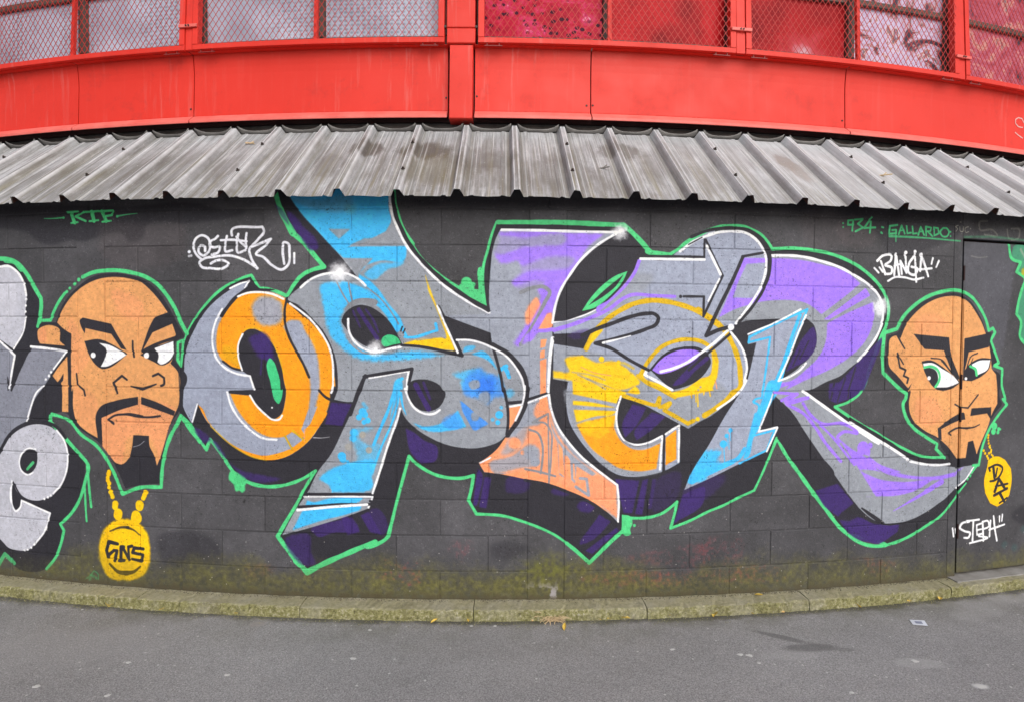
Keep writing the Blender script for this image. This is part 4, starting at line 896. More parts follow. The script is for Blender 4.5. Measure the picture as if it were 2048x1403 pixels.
def stroke_cov(p, w0, w1, soft):
    hw = np.linspace(w0, w1, len(p)) / 2; mx = hw.max() + soft + 2
    hw = hw * (1 + .10 * np.sin(np.arange(len(p)) * .35 + rng.uniform(0, 6)) * rng.uniform(.3, 1))
    x0, y0 = np.floor(p.min(0) - mx).astype(int); x1, y1 = np.ceil(p.max(0) + mx).astype(int)
    x0, y0, x1, y1 = max(x0, -60), max(y0, -60), min(x1, W + 60), min(y1, H + 60)
    if x1 <= x0 or y1 <= y0: return None
    m = np.zeros((y1 - y0, x1 - x0), dtype=np.float32); aa = max(.8, soft)
    for i in range(max(1, len(p) - 1)):
        a, b = p[i], p[min(i + 1, len(p) - 1)]; ha, hb = hw[i], hw[min(i + 1, len(p) - 1)]
        e = max(ha, hb) + aa + 1
        bx0, by0 = max(x0, int(min(a[0], b[0]) - e)), max(y0, int(min(a[1], b[1]) - e)); bx1, by1 = min(x1, int(max(a[0], b[0]) + e) + 1), min(y1, int(max(a[1], b[1]) + e) + 1)
        if bx1 <= bx0 or by1 <= by0: continue
        X = np.arange(bx0, bx1)[None] + .5; Y = np.arange(by0, by1)[:, None] + .5
        dx, dy = b[0] - a[0], b[1] - a[1]; L2 = dx * dx + dy * dy + 1e-9
        t = np.clip(((X - a[0]) * dx + (Y - a[1]) * dy) / L2, 0, 1)
        d = np.sqrt((X - a[0] - t * dx) ** 2 + (Y - a[1] - t * dy) ** 2)
        c = np.clip((ha + (hb - ha) * t - d) / aa + .5, 0, 1)
        sl = m[by0 - y0:by1 - y0, bx0 - x0:bx1 - x0]; np.maximum(sl, c, out=sl)
    return m, x0, y0

# bare wall: matte black masonry paint, uneven from block to block
big, mid, fine = fbm(260, 1), fbm(60, 20), fbm(7, 40, 3)
base = np.empty((H, W, 3), dtype=np.float32)
tone = 71 + (big - .5) * 22 + (mid - .5) * 16
base[..., 0] = tone * .99; base[..., 1] = tone * .98; base[..., 2] = tone * 1.03
for ua, ub, va, vb, dr in BLOCKS:
    i0, i1, j0, j1 = [int(round(t)) for t in ((ua - U0) * PPM, (ub - U0) * PPM, (va - V0) * PPM, (vb - V0) * PPM)]
    if i1 > 0: base[max(0, j0):j1, max(0, i0):i1] *= random.uniform(.92, 1.08)
vv = (np.arange(H) / PPM + V0)[:, None]
IDS = np.zeros((H, W), dtype=np.int16); ELEMS = ['']
ink = np.zeros((H, W), dtype=np.float32)
CIDX = {c: i + 1 for i, c in enumerate(PAL)}; LAST = np.zeros((H, W), dtype=np.int16)
wob = (vnoise(9, 77) - .5) * .9 + (vnoise(3, 78) - .5) * .5
for ln in MURAL.strip().split('\n'):
    el, op, cname, wid, soft, alpha, path = ln.split('|')
    cname, _, key = cname.partition('@')            # 'colour@other': the coat only takes where 'other' already lies
    pts = []
    for t in path.split():
        c = t.endswith('!'); a, b = t.rstrip('!').split(','); pts.append((float(a), float(b), c))
    k = .8e-3 * PPM; sf = float(soft) * k * 1.0; al = float(alpha)
    covs = []
    if op == 'f': covs.append(fill_cov(px(spline(pts, True)), sf))
    elif op == 's':
        ws = [float(t) * k for t in wid.split('>')]; w0, w1 = ws[0], ws[-1]
        covs.append(stroke_cov(px(spline(pts, False)), w0 * 1.08, w1 * 1.08, sf * .6 if sf < 3 else sf))
    else:
        for p in pts: covs.append(stroke_cov(px(np.array([p[:2], p[:2]])), 2 * float(wid) * k, 2 * float(wid) * k, sf * 1.3))
    for cv in covs:
        if cv is None: continue
        m, x0, y0 = cv
        gx0, gy0, gx1, gy1 = max(0, x0), max(0, y0), min(W, x0 + m.shape[1]), min(H, y0 + m.shape[0])
        if gx1 <= gx0 or gy1 <= gy0: continue
        m = m[gy0 - y0:gy1 - y0, gx0 - x0:gx1 - x0]
        if sf > 2.5:                              # spray fade: break the edge into fine dots
            n = fine[gy0:gy1, gx0:gx1]; m = np.clip(m + (n - .5) * 1.3 * m * (1 - m) * 2, 0, 1)
        if sf > 8: m = m * m * (3 - 2 * m)
        if cname == 'oldred':
            n = fine[gy0:gy1, gx0:gx1] * .6 + mid[gy0:gy1, gx0:gx1] * .4; m = m * np.clip((n - .47) * 5, 0, 1) * .8
        if key:
            m = m * boxblur((LAST[gy0:gy1, gx0:gx1] == CIDX[key]).astype(np.float32), 1)
        al_m = (m * al)[..., None]
        LAST[gy0:gy1, gx0:gx1][(m * al) > .5] = CIDX[key or cname]
        base[gy0:gy1, gx0:gx1] = base[gy0:gy1, gx0:gx1] * (1 - al_m) + np.array(PAL[cname], dtype=np.float32) * al_m
        ink[gy0:gy1, gx0:gx1] = np.maximum(ink[gy0:gy1, gx0:gx1], m * al * (1 if el else .4))
        if el:
            if el not in ELEMS: ELEMS.append(el)
            sub = IDS[gy0:gy1, gx0:gx1]; sub[(m * al) > .5] = ELEMS.index(el)
# wear: thin coats, porous pits, scuffs, moss and splash dirt along the foot
J = np.ones((H, W), dtype=np.float32)
for ua, ub, va, vb, dr in BLOCKS:
    i0, i1, j0, j1 = [int(round(t)) for t in ((ua - U0) * PPM, (ub - U0) * PPM, (va - V0) * PPM, (vb - V0) * PPM)]
    if i1 > 0: J[max(0, j0):j1, max(0, i0):i1] = 0
for ua, ub in PILLARS: J[:, max(0, int((ua - U0) * PPM)):max(0, int((ub - U0) * PPM))] = 0
J[int((ZB - V0) * PPM):] = 0; J[:, int((DOOR[0] - U0) * PPM):] = 0
base *= (1 - .16 * J * np.clip((mid - .25) * 2, 0, 1))[..., None]
base *= (1 + (fine - .5)[..., None] * .17 + (mid - .5)[..., None] * .10 + (big - .5)[..., None] * .06)
pit = fbm(2.6, 60, 2); pit2 = fbm(5.5, 64, 2); dens = fbm(90, 66, 2)
pm = np.clip((pit - .80 + (dens - .5) * .16) * 10, 0, 1) * .5 + np.clip((pit2 - .83 + (dens - .5) * .16) * 10, 0, 1) * .35
base *= (1 - np.clip(pm, 0, .7))[..., None]
lp = np.clip((fbm(3.2, 70, 2) - .76) * 12, 0, 1) * .25 * (1 - ink * .6)
base += lp[..., None] * 110
moss_n = fbm(110, 80, 5); moss_f = fbm(9, 86, 4)
uu0 = (np.arange(W) / PPM + U0)[None]; mid_u = .80 + .20 * np.exp(-((uu0 - .4) / 1.3) ** 2)
mz = np.clip((.25 + .06 * (mid_u - .80) / .20 + (moss_n - .5) * .30 + (fine - .5) * .06 - vv) / .13, 0, 1) * np.clip(.74 + (moss_f - .5) * .9 + (mid - .5) * .5, 0, 1) * mid_u
mz *= (1 - .55 * ink); mz = np.clip(mz, 0, .92)[..., None]
mc = np.stack([76 + 30 * moss_f + 44 * (fine - .5), 73 + 30 * moss_f + 42 * (fine - .5), 40 + 18 * moss_f + 24 * (fine - .5)], -1)
uu = (np.arange(W) / PPM + U0)[None]
base = base * (1 - mz) + mc * mz
bright = np.exp(-(((uu - .50) / .13) ** 2 + ((vv - .24) / .07) ** 2)) * np.clip((moss_f - .3) * 2, 0, 1)
base = base * (1 - .6 * bright[..., None]) + np.array((104, 108, 34)) * (.6 * bright[..., None])
chip = (np.clip((fbm(22, 90, 4) - .60) * 14, 0, 1) * np.exp(-(((uu - .52) / .16) ** 2 + ((vv - .10) / .05) ** 2)))[..., None]
base = base * (1 - chip) + np.array((150, 146, 148)) * chip
soil = np.clip((.10 - vv + (moss_f - .5) * .09 + (fine - .5) * .04) / .035, 0, 1)[..., None] * .7
base = base * (1 - soil) + np.array((70, 62, 50)) * soil
sp_ = (rng.random((H, W)) > .99985) & (vv < .62)
for dy in (0, 1):
    for dx in (0, 1): base[np.roll(np.roll(sp_, dy, 0), dx, 1)] = (178, 174, 170)
base = np.clip(base, 4, 238) / 255.0
img = bpy.data.images.new('mural', W, H, alpha=False, float_buffer=False)
img.colorspace_settings.name = 'sRGB'
buf = np.ones((H, W, 4), dtype=np.float32); buf[..., :3] = base
img.pixels.foreach_set(buf.ravel()); img.update(); img.pack()
del buf, base, big, mid, mz, mc, moss_n, pm

def UV(u, v): return ((u - U0) / (U1 - U0), (v - V0) / (V1 - V0))

# ------------------------------------------------------------------ materials
def painted_material(name, grain, rough):
    M = Mat(name, rough=rough, spec=.28)
    tx = M.n.new('ShaderNodeTexImage'); tx.image = img; tx.interpolation = 'Cubic'; tx.extension = 'EXTEND'
    uvn = M.n.new('ShaderNodeUVMap'); uvn.uv_map = 'uv'; M.l.new(uvn.outputs[0], tx.inputs['Vector'])
    M.color(tx.outputs['Color'])
    n1, n2, n3 = M.noise(420, 3, .6), M.noise(120, 4, .6), M.noise(14, 3)
    pits = M.ramp(M.voro(150), [(.0, 0), (.22, 1)])
    h = M.math('ADD', M.math('MULTIPLY', n1, .35), M.math('ADD', M.math('MULTIPLY', n2, .7), M.math('MULTIPLY', pits, .35)))
    M.bump(M.math('ADD', h, M.math('MULTIPLY', n3, .8)), grain, .006)
    M.rough(M.ramp(n2, [(.3, rough - .1), (.75, rough + .12)]))
    return M.m
m_block = painted_material('painted_block', .6, .6)
m_plain = painted_material('painted_render', .35, .6)
m_door = painted_material('painted_steel', .06, .42)

m_red = Mat('red_enamel', rough=.5, spec=.3)
c = m_red.ramp(m_red.noise(1.3, 5, .6), [(.3, (.60, .026, .014, 1)), (.7, (.68, .036, .022, 1))])
drip = m_red.noise(3.0, 5, .6, m_red.map((9, 9, .5)))
c = m_red.mix(m_red.math('MULTIPLY', m_red.ramp(drip, [(.55, 0), (.72, .6)]), m_red.ramp(m_red.noise(.9, 3, .5), [(.42, 0.15), (.60, 1)])), c, (.62, .16, .14, 1))
c = m_red.mix(m_red.ramp(m_red.noise(5, 7, .75), [(.54, 0), (.74, .6)]), c, (.40, .03, .025, 1))
m_red.color(c); m_red.bump(m_red.noise(90, 3), .05, .004)
m_red.rough(m_red.ramp(m_red.noise(5, 4), [(.3, .45), (.7, .62)])); m_red = m_red.m
M = Mat('red_enamel_lit', rough=.55); M.color(M.ramp(M.noise(7, 5, .65), [(.3, (.68, .10, .08, 1)), (.72, (.74, .17, .14, 1))])); m_redlip = M.m  # paler red paints in the light on the upward-facing flange
m_wire = Mat('red_wire', (.46, .030, .024, 1), .5, 0, .3).m
m_dred = Mat('dark_red_steel', (.22, .018, .014, 1), .6).m
m_seam = Mat('dark_gap', (.03, .012, .012, 1), .9).m
m_screw = Mat('rusty_screw', (.045, .035, .03, 1), .6, .3).m
M = Mat('steel_sheet', rough=.6, metal=0)
gn = M.noise(4.2, 8, .75); st = M.noise(2.2, 6, .62, None, .3)
c = M.ramp(gn, [(.28, (.235, .24, .248, 1)), (.5, (.345, .352, .365, 1)), (.72, (.50, .51, .535, 1))])
uvn = M.n.new('ShaderNodeUVMap'); uvn.uv_map = 'uv'; ruv = uvn.outputs[0]
streak = M.noise(1.0, 8, .78, M.map((34, 1.1, 1), co=ruv))
c = M.mix(M.ramp(streak, [(.46, 0), (.60, .75)]), c, (.115, .108, .098, 1))
streak2 = M.noise(1.0, 4, .6, M.map((90, 1.0, 1), loc=(31, 3, 0), co=ruv))
c = M.mix(M.ramp(streak2, [(.53, 0), (.64, .7)]), c, (.56, .565, .575, 1))
sep = M.n.new('ShaderNodeSeparateXYZ'); M.l.new(ruv, sep.inputs[0])
blot = M.noise(1.0, 5, .6, M.map((2.3, 1.8, 1), loc=(4.3, 0, 0), co=ruv))
wet = M.math('MULTIPLY', M.ramp(blot, [(.40, 0), (.50, 1)]), M.ramp(sep.outputs['Y'], [(.0, .5), (.35, .8), (.66, 1), (.80, 0)]))
blot2 = M.noise(1.0, 6, .7, M.map((9, 5, 1), loc=(1.3, 6, 0), co=ruv))
mid_ = M.ramp(M.math('ABSOLUTE', M.math('SUBTRACT', sep.outputs['X'], .1)), [(.0, 1), (.9, .95), (1.0, .25)])
for wu, wt, wx, wy, wa, wc in [(-0.558, 0.68, 0.12, 0.14, 0.9, (0.075, 0.066, 0.056, 1)), (-0.21, 0.66, 0.2, 0.15, 0.9, (0.075, 0.066, 0.056, 1)), (-0.73, 0.443, 0.12, 0.2, 0.5, (0.075, 0.066, 0.056, 1)), (-0.096, 0.36, 0.25, 0.28, 0.55, (0.12, 0.105, 0.06, 1)), (0.121, 0.517, 0.25, 0.2, 0.5, (0.075, 0.066, 0.056, 1)), (0.959, 0.685, 0.16, 0.16, 0.75, (0.075, 0.066, 0.056, 1)), (1.197, 0.502, 0.2, 0.3, 0.4, (0.075, 0.066, 0.056, 1)), (1.996, 0.635, 0.07, 0.16, 0.85, (0.1, 0.06, 0.03, 1)), (2.03, 0.477, 0.06, 0.2, 0.6, (0.16, 0.09, 0.04, 1)), (-1.698, 0.38, 0.5, 0.3, 0.35, (0.075, 0.066, 0.056, 1)), (0.456, 0.302, 0.4, 0.3, 0.4, (0.075, 0.066, 0.056, 1)), (-2.358, 0.328, 0.4, 0.3, 0.3, (0.075, 0.066, 0.056, 1))]:
    v = M.map((1 / wx, 1 / wy, 0), co=M.map((1, 1, 0), loc=(-wu, -wt, 0), co=ruv)); vl = M.n.new('ShaderNodeVectorMath'); vl.operation = 'LENGTH'; M.l.new(v, vl.inputs[0])
    d = M.math('ADD', vl.outputs['Value'], M.math('ADD', M.math('MULTIPLY', M.math('SUBTRACT', blot2, .5), 1.3), M.math('MULTIPLY', M.math('SUBTRACT', streak, .5), 1.6)))
    c = M.mix(M.math('MULTIPLY', M.ramp(d, [(.62, 1), (1.0, 0)]), wa), c, wc)
mossr = M.noise(1.0, 5, .65, M.map((30, .9, 1), loc=(9, 2, 0), co=ruv))
c = M.mix(M.math('MULTIPLY', M.ramp(mossr, [(.50, 0), (.64, .8)]), M.ramp(sep.outputs['Y'], [(.0, 1), (.5, .5), (.95, .05)])), c, (.16, .14, .062, 1))
c = M.mix(M.math('MULTIPLY', M.ramp(M.noise(1.0, 5, .65, M.map((14, 3, 1), loc=(2, 7, 0), co=ruv)), [(.42, 0), (.62, .7)]), M.ramp(sep.outputs['Y'], [(.0, 1), (.6, .6), (1, .1)])), c, (.135, .128, .112, 1))
c = M.mix(M.ramp(M.noise(260, 3, .6), [(.56, 0), (.70, .6)]), c, (.10, .092, .08, 1))
c = M.mix(M.ramp(M.noise(70, 4, .7), [(.64, 0), (.72, .7)]), c, (.62, .62, .60, 1))
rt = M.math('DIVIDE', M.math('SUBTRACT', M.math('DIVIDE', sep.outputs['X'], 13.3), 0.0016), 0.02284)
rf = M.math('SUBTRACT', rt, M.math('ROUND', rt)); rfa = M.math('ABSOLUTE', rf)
c = M.mix(M.math('MULTIPLY', M.ramp(rfa, [(.10, 0), (.125, .75), (.17, .35), (.24, 0)]), M.ramp(streak, [(.35, 1), (.62, .25)])), c, (.12, .112, .085, 1))   # dirt caught beside the ribs
c = M.mix(M.math('MULTIPLY', M.ramp(rfa, [(.022, 0), (.040, .8), (.056, .8), (.075, 0)]), M.ramp(blot2, [(.3, .35), (.6, 1)])), c, (.60, .61, .63, 1))          # highlights painted in as pale lines along the rib edges
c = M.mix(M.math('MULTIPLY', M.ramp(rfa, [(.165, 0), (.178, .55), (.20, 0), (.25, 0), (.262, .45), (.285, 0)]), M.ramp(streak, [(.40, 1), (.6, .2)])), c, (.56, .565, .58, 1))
pale = M.math('MULTIPLY', M.ramp(M.math('MULTIPLY', M.math('ADD', sep.outputs['X'], M.math('MULTIPLY', blot2, .8)), .25), [(.28, 0), (.8, .5)]), M.ramp(sep.outputs['Y'], [(.0, .55), (1, 1)]))  # right end coloured paler for the brighter sky it catches
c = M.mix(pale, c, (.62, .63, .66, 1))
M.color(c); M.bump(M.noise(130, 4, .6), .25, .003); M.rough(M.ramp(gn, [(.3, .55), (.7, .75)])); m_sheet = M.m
M = Mat('sheet_underside', rough=.7); M.color(M.ramp(M.noise(12, 4), [(.3, (.05, .018, .014, 1)), (.7, (.09, .03, .022, 1))])); m_under = M.m
M = Mat('closure_rubber', rough=.6); M.color(M.ramp(M.noise(9, 5), [(.3, (.09, .085, .082, 1)), (.75, (.22, .21, .20, 1))])); m_clos = M.m
M = Mat('brown_window_frame', rough=.65); M.color(M.ramp(M.noise(11, 5, .65), [(.3, (.045, .033, .026, 1)), (.7, (.11, .08, .062, 1))])); m_frame = M.m
m_dark = Mat('interior', (.03, .03, .033, 1), .8).m

def glass(name, stops, kind):
    M = Mat(name, rough=.3 if kind == 'frost' else .35, spec=.5 if kind == 'frost' else .08)
    s2 = M.noise(*{'frost': (2.2, 5, .6), 'rose': (7, 5, .7), 'red': (3, 5, .6), 'swirl': (2.6, 5, .62), 'pink': (3.2, 5, .6), 'fade': (2.4, 3, .5)}[kind], None, {'swirl': 2.4, 'pink': 2.0, 'rose': 1.0}.get(kind, .2))
    c = M.ramp(s2, stops)
    dim = M.voro(27, M.map((1, .3, 1.45)), rnd=.18)
    if kind == 'rose':
        c = M.mix(M.math('MULTIPLY', M.ramp(M.voro(19, M.map((1, 1, 1.3)), rnd=.75), [(.26, 1), (.34, 0)]), M.ramp(M.noise(2.3, 3), [(.36, 0), (.46, .95)])), c, (.035, .004, .02, 1))
    else:
        c = M.mix(M.ramp(dim, [(.16, .55 if kind == 'frost' else .22), (.42, 0)]), c, (.10, .10, .13, 1) if kind == 'frost' else (.12, .01, .02, 1))
    M.color(c); M.bump(M.ramp(dim, [(.05, 0), (.5, 1)]), .35 if kind == 'frost' else .2, .006)
    return M.m
g_frost = glass('dimpled_frosted_glass', [(.3, (.24, .29, .37, 1)), (.5, (.37, .43, .53, 1)), (.7, (.54, .61, .73, 1))], 'frost')
g_rose = glass('magenta_backed_glass', [(.28, (.26, .003, .016, 1)), (.5, (.50, .010, .04, 1)), (.62, (.62, .04, .14, 1)), (.70, (.74, .40, .55, 1))], 'rose')
g_red = glass('red_backed_glass', [(.30, (.22, .003, .006, 1)), (.5, (.48, .009, .014, 1)), (.66, (.60, .02, .028, 1)), (.76, (.66, .05, .06, 1))], 'red')
g_fade = glass('dark_red_backed_glass', [(.34, (.22, .006, .009, 1)), (.5, (.42, .014, .018, 1)), (.58, (.52, .06, .08, 1)), (.66, (.60, .36, .42, 1))], 'fade')
g_swirl = glass('picture_backed_glass', [(.36, (.06, .05, .07, 1)), (.43, (.12, .09, .12, 1)), (.46, (.50, .30, .30, 1)), (.49, (.52, .44, .62, 1)), (.57, (.62, .56, .72, 1)), (.60, (.58, .34, .28, 1)), (.62, (.13, .10, .13, 1)), (.68, (.56, .44, .56, 1))], 'swirl')
g_pink = glass('pink_picture_glass', [(.34, (.08, .05, .07, 1)), (.42, (.40, .08, .12, 1)), (.53, (.50, .14, .20, 1)), (.58, (.62, .30, .26, 1)), (.62, (.16, .10, .12, 1)), (.66, (.58, .48, .56, 1))], 'pink')

M = Mat('mossy_concrete', rough=.9)
n1, n2, n3 = M.noise(4, 6, .65), M.noise(55, 7, .78), M.noise(160, 3, .6)
c = M.ramp(n2, [(.3, (.20, .185, .10, 1)), (.5, (.30, .275, .165, 1)), (.72, (.40, .375, .28, 1))])
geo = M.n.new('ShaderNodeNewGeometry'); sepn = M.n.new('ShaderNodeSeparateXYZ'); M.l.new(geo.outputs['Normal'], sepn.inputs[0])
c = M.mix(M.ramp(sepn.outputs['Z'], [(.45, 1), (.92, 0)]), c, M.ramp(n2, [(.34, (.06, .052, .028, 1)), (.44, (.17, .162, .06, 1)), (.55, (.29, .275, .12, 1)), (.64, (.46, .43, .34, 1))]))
c = M.mix(M.ramp(n1, [(.52, 0), (.66, .5)]), c, (.33, .31, .25, 1))
c = M.mix(M.ramp(M.noise(6.5, 5, .7), [(.55, 0), (.68, .5)]), c, (.13, .115, .06, 1))
c = M.mix(M.ramp(n3, [(.66, 0), (.76, .8)]), c, (.42, .41, .36, 1))
c = M.mix(M.ramp(M.noise(60, 5, .7), [(.60, 0), (.72, .7)]), c, (.06, .055, .035, 1))
M.color(c); M.bump(M.math('ADD', n2, M.math('MULTIPLY', n3, .5)), .8, .012); m_kerb = M.m
M = Mat('bare_concrete', rough=.85); n1 = M.noise(9, 6, .65); M.color(M.ramp(n1, [(.3, (.15, .14, .125, 1)), (.7, (.27, .26, .25, 1))])); M.bump(M.noise(90, 4), .4, .005); m_conc = M.m

# asphalt
M = Mat('asphalt', rough=.85)
n1, n2, n3 = M.noise(.9, 6, .6), M.noise(9, 5, .6), M.noise(150, 3, .65)
c = M.ramp(n1, [(.3, (.225, .219, .222, 1)), (.7, (.325, .316, .318, 1))])
c = M.mix(M.ramp(n3, [(.36, .55), (.54, 0)]), c, (.06, .058, .058, 1))
c = M.mix(M.ramp(M.noise(240, 2, .5), [(.56, 0), (.72, .7)]), c, (.40, .39, .39, 1))
gv = M.n.new('ShaderNodeTexVoronoi'); gv.inputs['Scale'].default_value = 190; M.l.new(M.co, gv.inputs['Vector'])
gs = M.n.new('ShaderNodeSeparateColor'); M.l.new(gv.outputs['Color'], gs.inputs[0])
c = M.mix(1.0, c, M.ramp(gs.outputs[0], [(.0, (.78, .78, .78, 1)), (.5, (.97, .97, .97, 1)), (1, (1.25, 1.24, 1.24, 1))]), 'MULTIPLY')
c = M.mix(M.ramp(n2, [(.55, 0), (.75, .25)]), c, (.12, .115, .11, 1))
vcell = M.n.new('ShaderNodeTexVoronoi'); vcell.inputs['Scale'].default_value = 24; M.l.new(M.co, vcell.inputs['Vector'])
sepc = M.n.new('ShaderNodeSeparateColor'); M.l.new(vcell.outputs['Color'], sepc.inputs[0])
spk = M.math('MULTIPLY', M.ramp(vcell.outputs['Distance'], [(.10, 1), (.16, 0)]), M.ramp(sepc.outputs[0], [(.78, 0), (.82, 1)]))
c = M.mix(M.math('MULTIPLY', spk, .8), c, (.52, .51, .50, 1))
vcell2 = M.n.new('ShaderNodeTexVoronoi'); vcell2.inputs['Scale'].default_value = 75; M.l.new(M.co, vcell2.inputs['Vector'])
sepc2 = M.n.new('ShaderNodeSeparateColor'); M.l.new(vcell2.outputs['Color'], sepc2.inputs[0])
spk2 = M.math('MULTIPLY', M.ramp(vcell2.outputs['Distance'], [(.16, 1), (.24, 0)]), M.ramp(sepc2.outputs[0], [(.82, 0), (.86, 1)]))
c = M.mix(M.math('MULTIPLY', spk2, .7), c, (.45, .44, .43, 1))
def spot(cx, cy, sx, sy, rot, edge=.35):
    """a stain of its own shape lying on the ground at (cx, cy)"""
    v = M.map((1 / sx, 1 / sy, 0), (0, 0, 0), co=M.map((1, 1, 1), (0, 0, -rot), co=M.map((1, 1, 1), loc=(-cx, -cy, 0))))
    ln = M.n.new('ShaderNodeVectorMath'); ln.operation = 'LENGTH'; M.l.new(v, ln.inputs[0])
    d = M.math('ADD', ln.outputs['Value'], M.math('MULTIPLY', M.math('SUBTRACT', M.noise(5.5, 5, .65), .5), 1.5))
    return M.ramp(d, [(1 - edge, 1), (1.0, 0)])
for cx, cy, sx, sy, rot, al, col in [(1.383, 2.912, 0.17, 0.03, -0.5, 0.6, (0.09, 0.087, 0.087, 1)), (1.484, 2.809, 0.15, 0.045, 0.05, 0.6, (0.09, 0.087, 0.087, 1)), (1.647, 2.793, 0.06, 0.02, 0, 0.4, (0.09, 0.087, 0.087, 1)), (2.676, 3.241, 0.3, 0.1, 0.5, 0.35, (0.36, 0.35, 0.35, 1)), (2.988, 3.404, 0.2, 0.08, 0.3, 0.5, (0.36, 0.35, 0.35, 1)), (2.521, 3.3, 0.2, 0.05, 0.2, 0.5, (0.36, 0.35, 0.35, 1)), (1.936, 2.679, 0.12, 0.05, 0, 0.5, (0.36, 0.35, 0.35, 1)), (-1.342, 3.006, 0.05, 0.035, 0, 0.6, (0.3, 0.27, 0.26, 1)), (1.349, 2.736, 0.2, 0.05, 0.1, 0.3, (0.36, 0.35, 0.35, 1)), (2.074, 2.501, 0.05, 0.03, 0, 0.8, (0.5, 0.5, 0.5, 1)), (-2.134, 2.784, 0.5, 0.25, 0, 0.25, (0.3, 0.29, 0.295, 1)), (-0.42, 2.805, 0.9, 0.16, 0, 0.15, (0.15, 0.145, 0.14, 1))]:
    c = M.mix(M.math('MULTIPLY', spot(cx, cy, sx, sy, rot), al), c, col)
# darker strip along the foot of the kerb (radius from the building's centre)
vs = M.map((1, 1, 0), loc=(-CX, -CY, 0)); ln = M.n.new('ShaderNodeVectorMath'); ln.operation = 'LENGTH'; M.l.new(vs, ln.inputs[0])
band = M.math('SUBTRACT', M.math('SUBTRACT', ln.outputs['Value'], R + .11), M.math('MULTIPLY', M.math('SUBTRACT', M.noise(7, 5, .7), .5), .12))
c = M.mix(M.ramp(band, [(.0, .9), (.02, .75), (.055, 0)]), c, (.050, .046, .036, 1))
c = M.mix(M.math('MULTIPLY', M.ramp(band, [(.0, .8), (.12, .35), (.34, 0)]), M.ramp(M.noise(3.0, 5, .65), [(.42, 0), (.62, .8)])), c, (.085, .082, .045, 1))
M.color(c)
M.bump(M.math('ADD', M.math('MULTIPLY', n3, .8), M.math('ADD', M.math('MULTIPLY', n2, .5), M.math('MULTIPLY', M.noise(420, 2), .3))), .9, .006)
m_asph = M.m

# ------------------------------------------------------------------ the ground
g = MB()
g.v = [(-60, -60, 0), (60, -60, 0), (60, 45, 0), (-60, 45, 0)]; g.f = [(0, 1, 2, 3)]
tag(g.build('asphalt_ground', m_asph), kind='structure', label='grey asphalt paving in front of the painted wall')

# ------------------------------------------------------------------ block wall: mortar core, blocks, concrete pillars and ring beam
AEND = 0.60
wall = tag(empty('block_wall', P(0, R, 0)), 'curved black concrete block wall covered by a big colourful graffiti mural', 'wall')
wall.location = (0, 0, 0)
def uvgrid(name, u0, u1, z0, z1, r, nu, nz, mat, parent):
    vs, uv, fs = [], [], []
    for j in range(nz + 1):
        for i in range(nu + 1):
            u, z = u0 + (u1 - u0) * i / nu, z0 + (z1 - z0) * j / nz
            vs.append(P(u, r, z)); uv.append(UV(u, z))
    for j in range(nz):
        for i in range(nu):
            a = j * (nu + 1) + i; fs.append((a, a + 1, a + nu + 2, a + nu + 1))
    return mesh_obj(name, vs, fs, mat, parent, uv, True)
REC = 0.0032
uvgrid('mortar', -AEND * R, 3.077, 0.0, 2.372, R - REC, 110, 4, m_block, wall)
uvgrid('mortar', DOOR[1] + .004, AEND * R, 0.0, 2.372, R - REC, 50, 4, m_block, wall)
def slab(name, ua, ub, za, zb, r, mat, ch=.0026, depth=.03, n=4, rag=0.0):
    """one block: front face bent with the wall, chamfered edges, sides running back into the mortar"""
    vs, uv, fs = [], [], []
    us = [ua, ua + ch] + [ua + ch + (ub - ua - 2 * ch) * (i + 1) / n for i in range(n - 1)] + [ub - ch, ub]
    zs = [za, za + ch, zb - ch, zb]
    for j, z in enumerate(zs):
        for i, u in enumerate(us):
            edge = i in (0, len(us) - 1) or j in (0, 3)
            du, dz = (random.uniform(-rag, rag), random.uniform(-rag, rag)) if edge else (0, 0)
            vs.append(P(u + du, r - (ch if edge else 0), z + dz)); uv.append(UV(u, z))
    w = len(us)
    for j in range(3):
        for i in range(w - 1): a = j * w + i; fs.append((a, a + 1, a + w + 1, a + w))
    ring = list(range(w)) + [w * (j + 1) - 1 for j in range(1, 4)] + list(range(3 * w + w - 2, 3 * w - 1, -1)) + [w * j for j in (2, 1)]
    b = len(vs)
    for k in ring:
        u_, z_ = uv[k]; p = vs[k]; dx, dy = p[0] - CX, p[1] - CY; L = math.hypot(dx, dy)
        vs.append((p[0] - dx / L * depth, p[1] - dy / L * depth, p[2])); uv.append(uv[k])
    m = len(ring)
    for k in range(m): fs.append((ring[(k + 1) % m], ring[k], b + k, b + (k + 1) % m))
    return mesh_obj(name, vs, fs, mat, wall, uv)
for ua, ub, za, zb, dr in BLOCKS: slab('concrete_block', ua, ub, za, zb, R + dr, m_block, rag=.0012)
for ua, ub in PILLARS: slab('concrete_pillar', ua - .0035, ub + .0035, Z0, ZB - .003, R + .0008, m_plain, ch=.0014, n=2)
for ua, ub in ((-4.85, -2.14), (-2.14, 0.51), (0.51, 3.07), (3.07, 4.9)): slab('concrete_beam', ua + .003, ub - .003, ZB + .005 if ub < 4 else ZB - .085, 2.370, R + .002, m_plain, ch=.004, n=8)

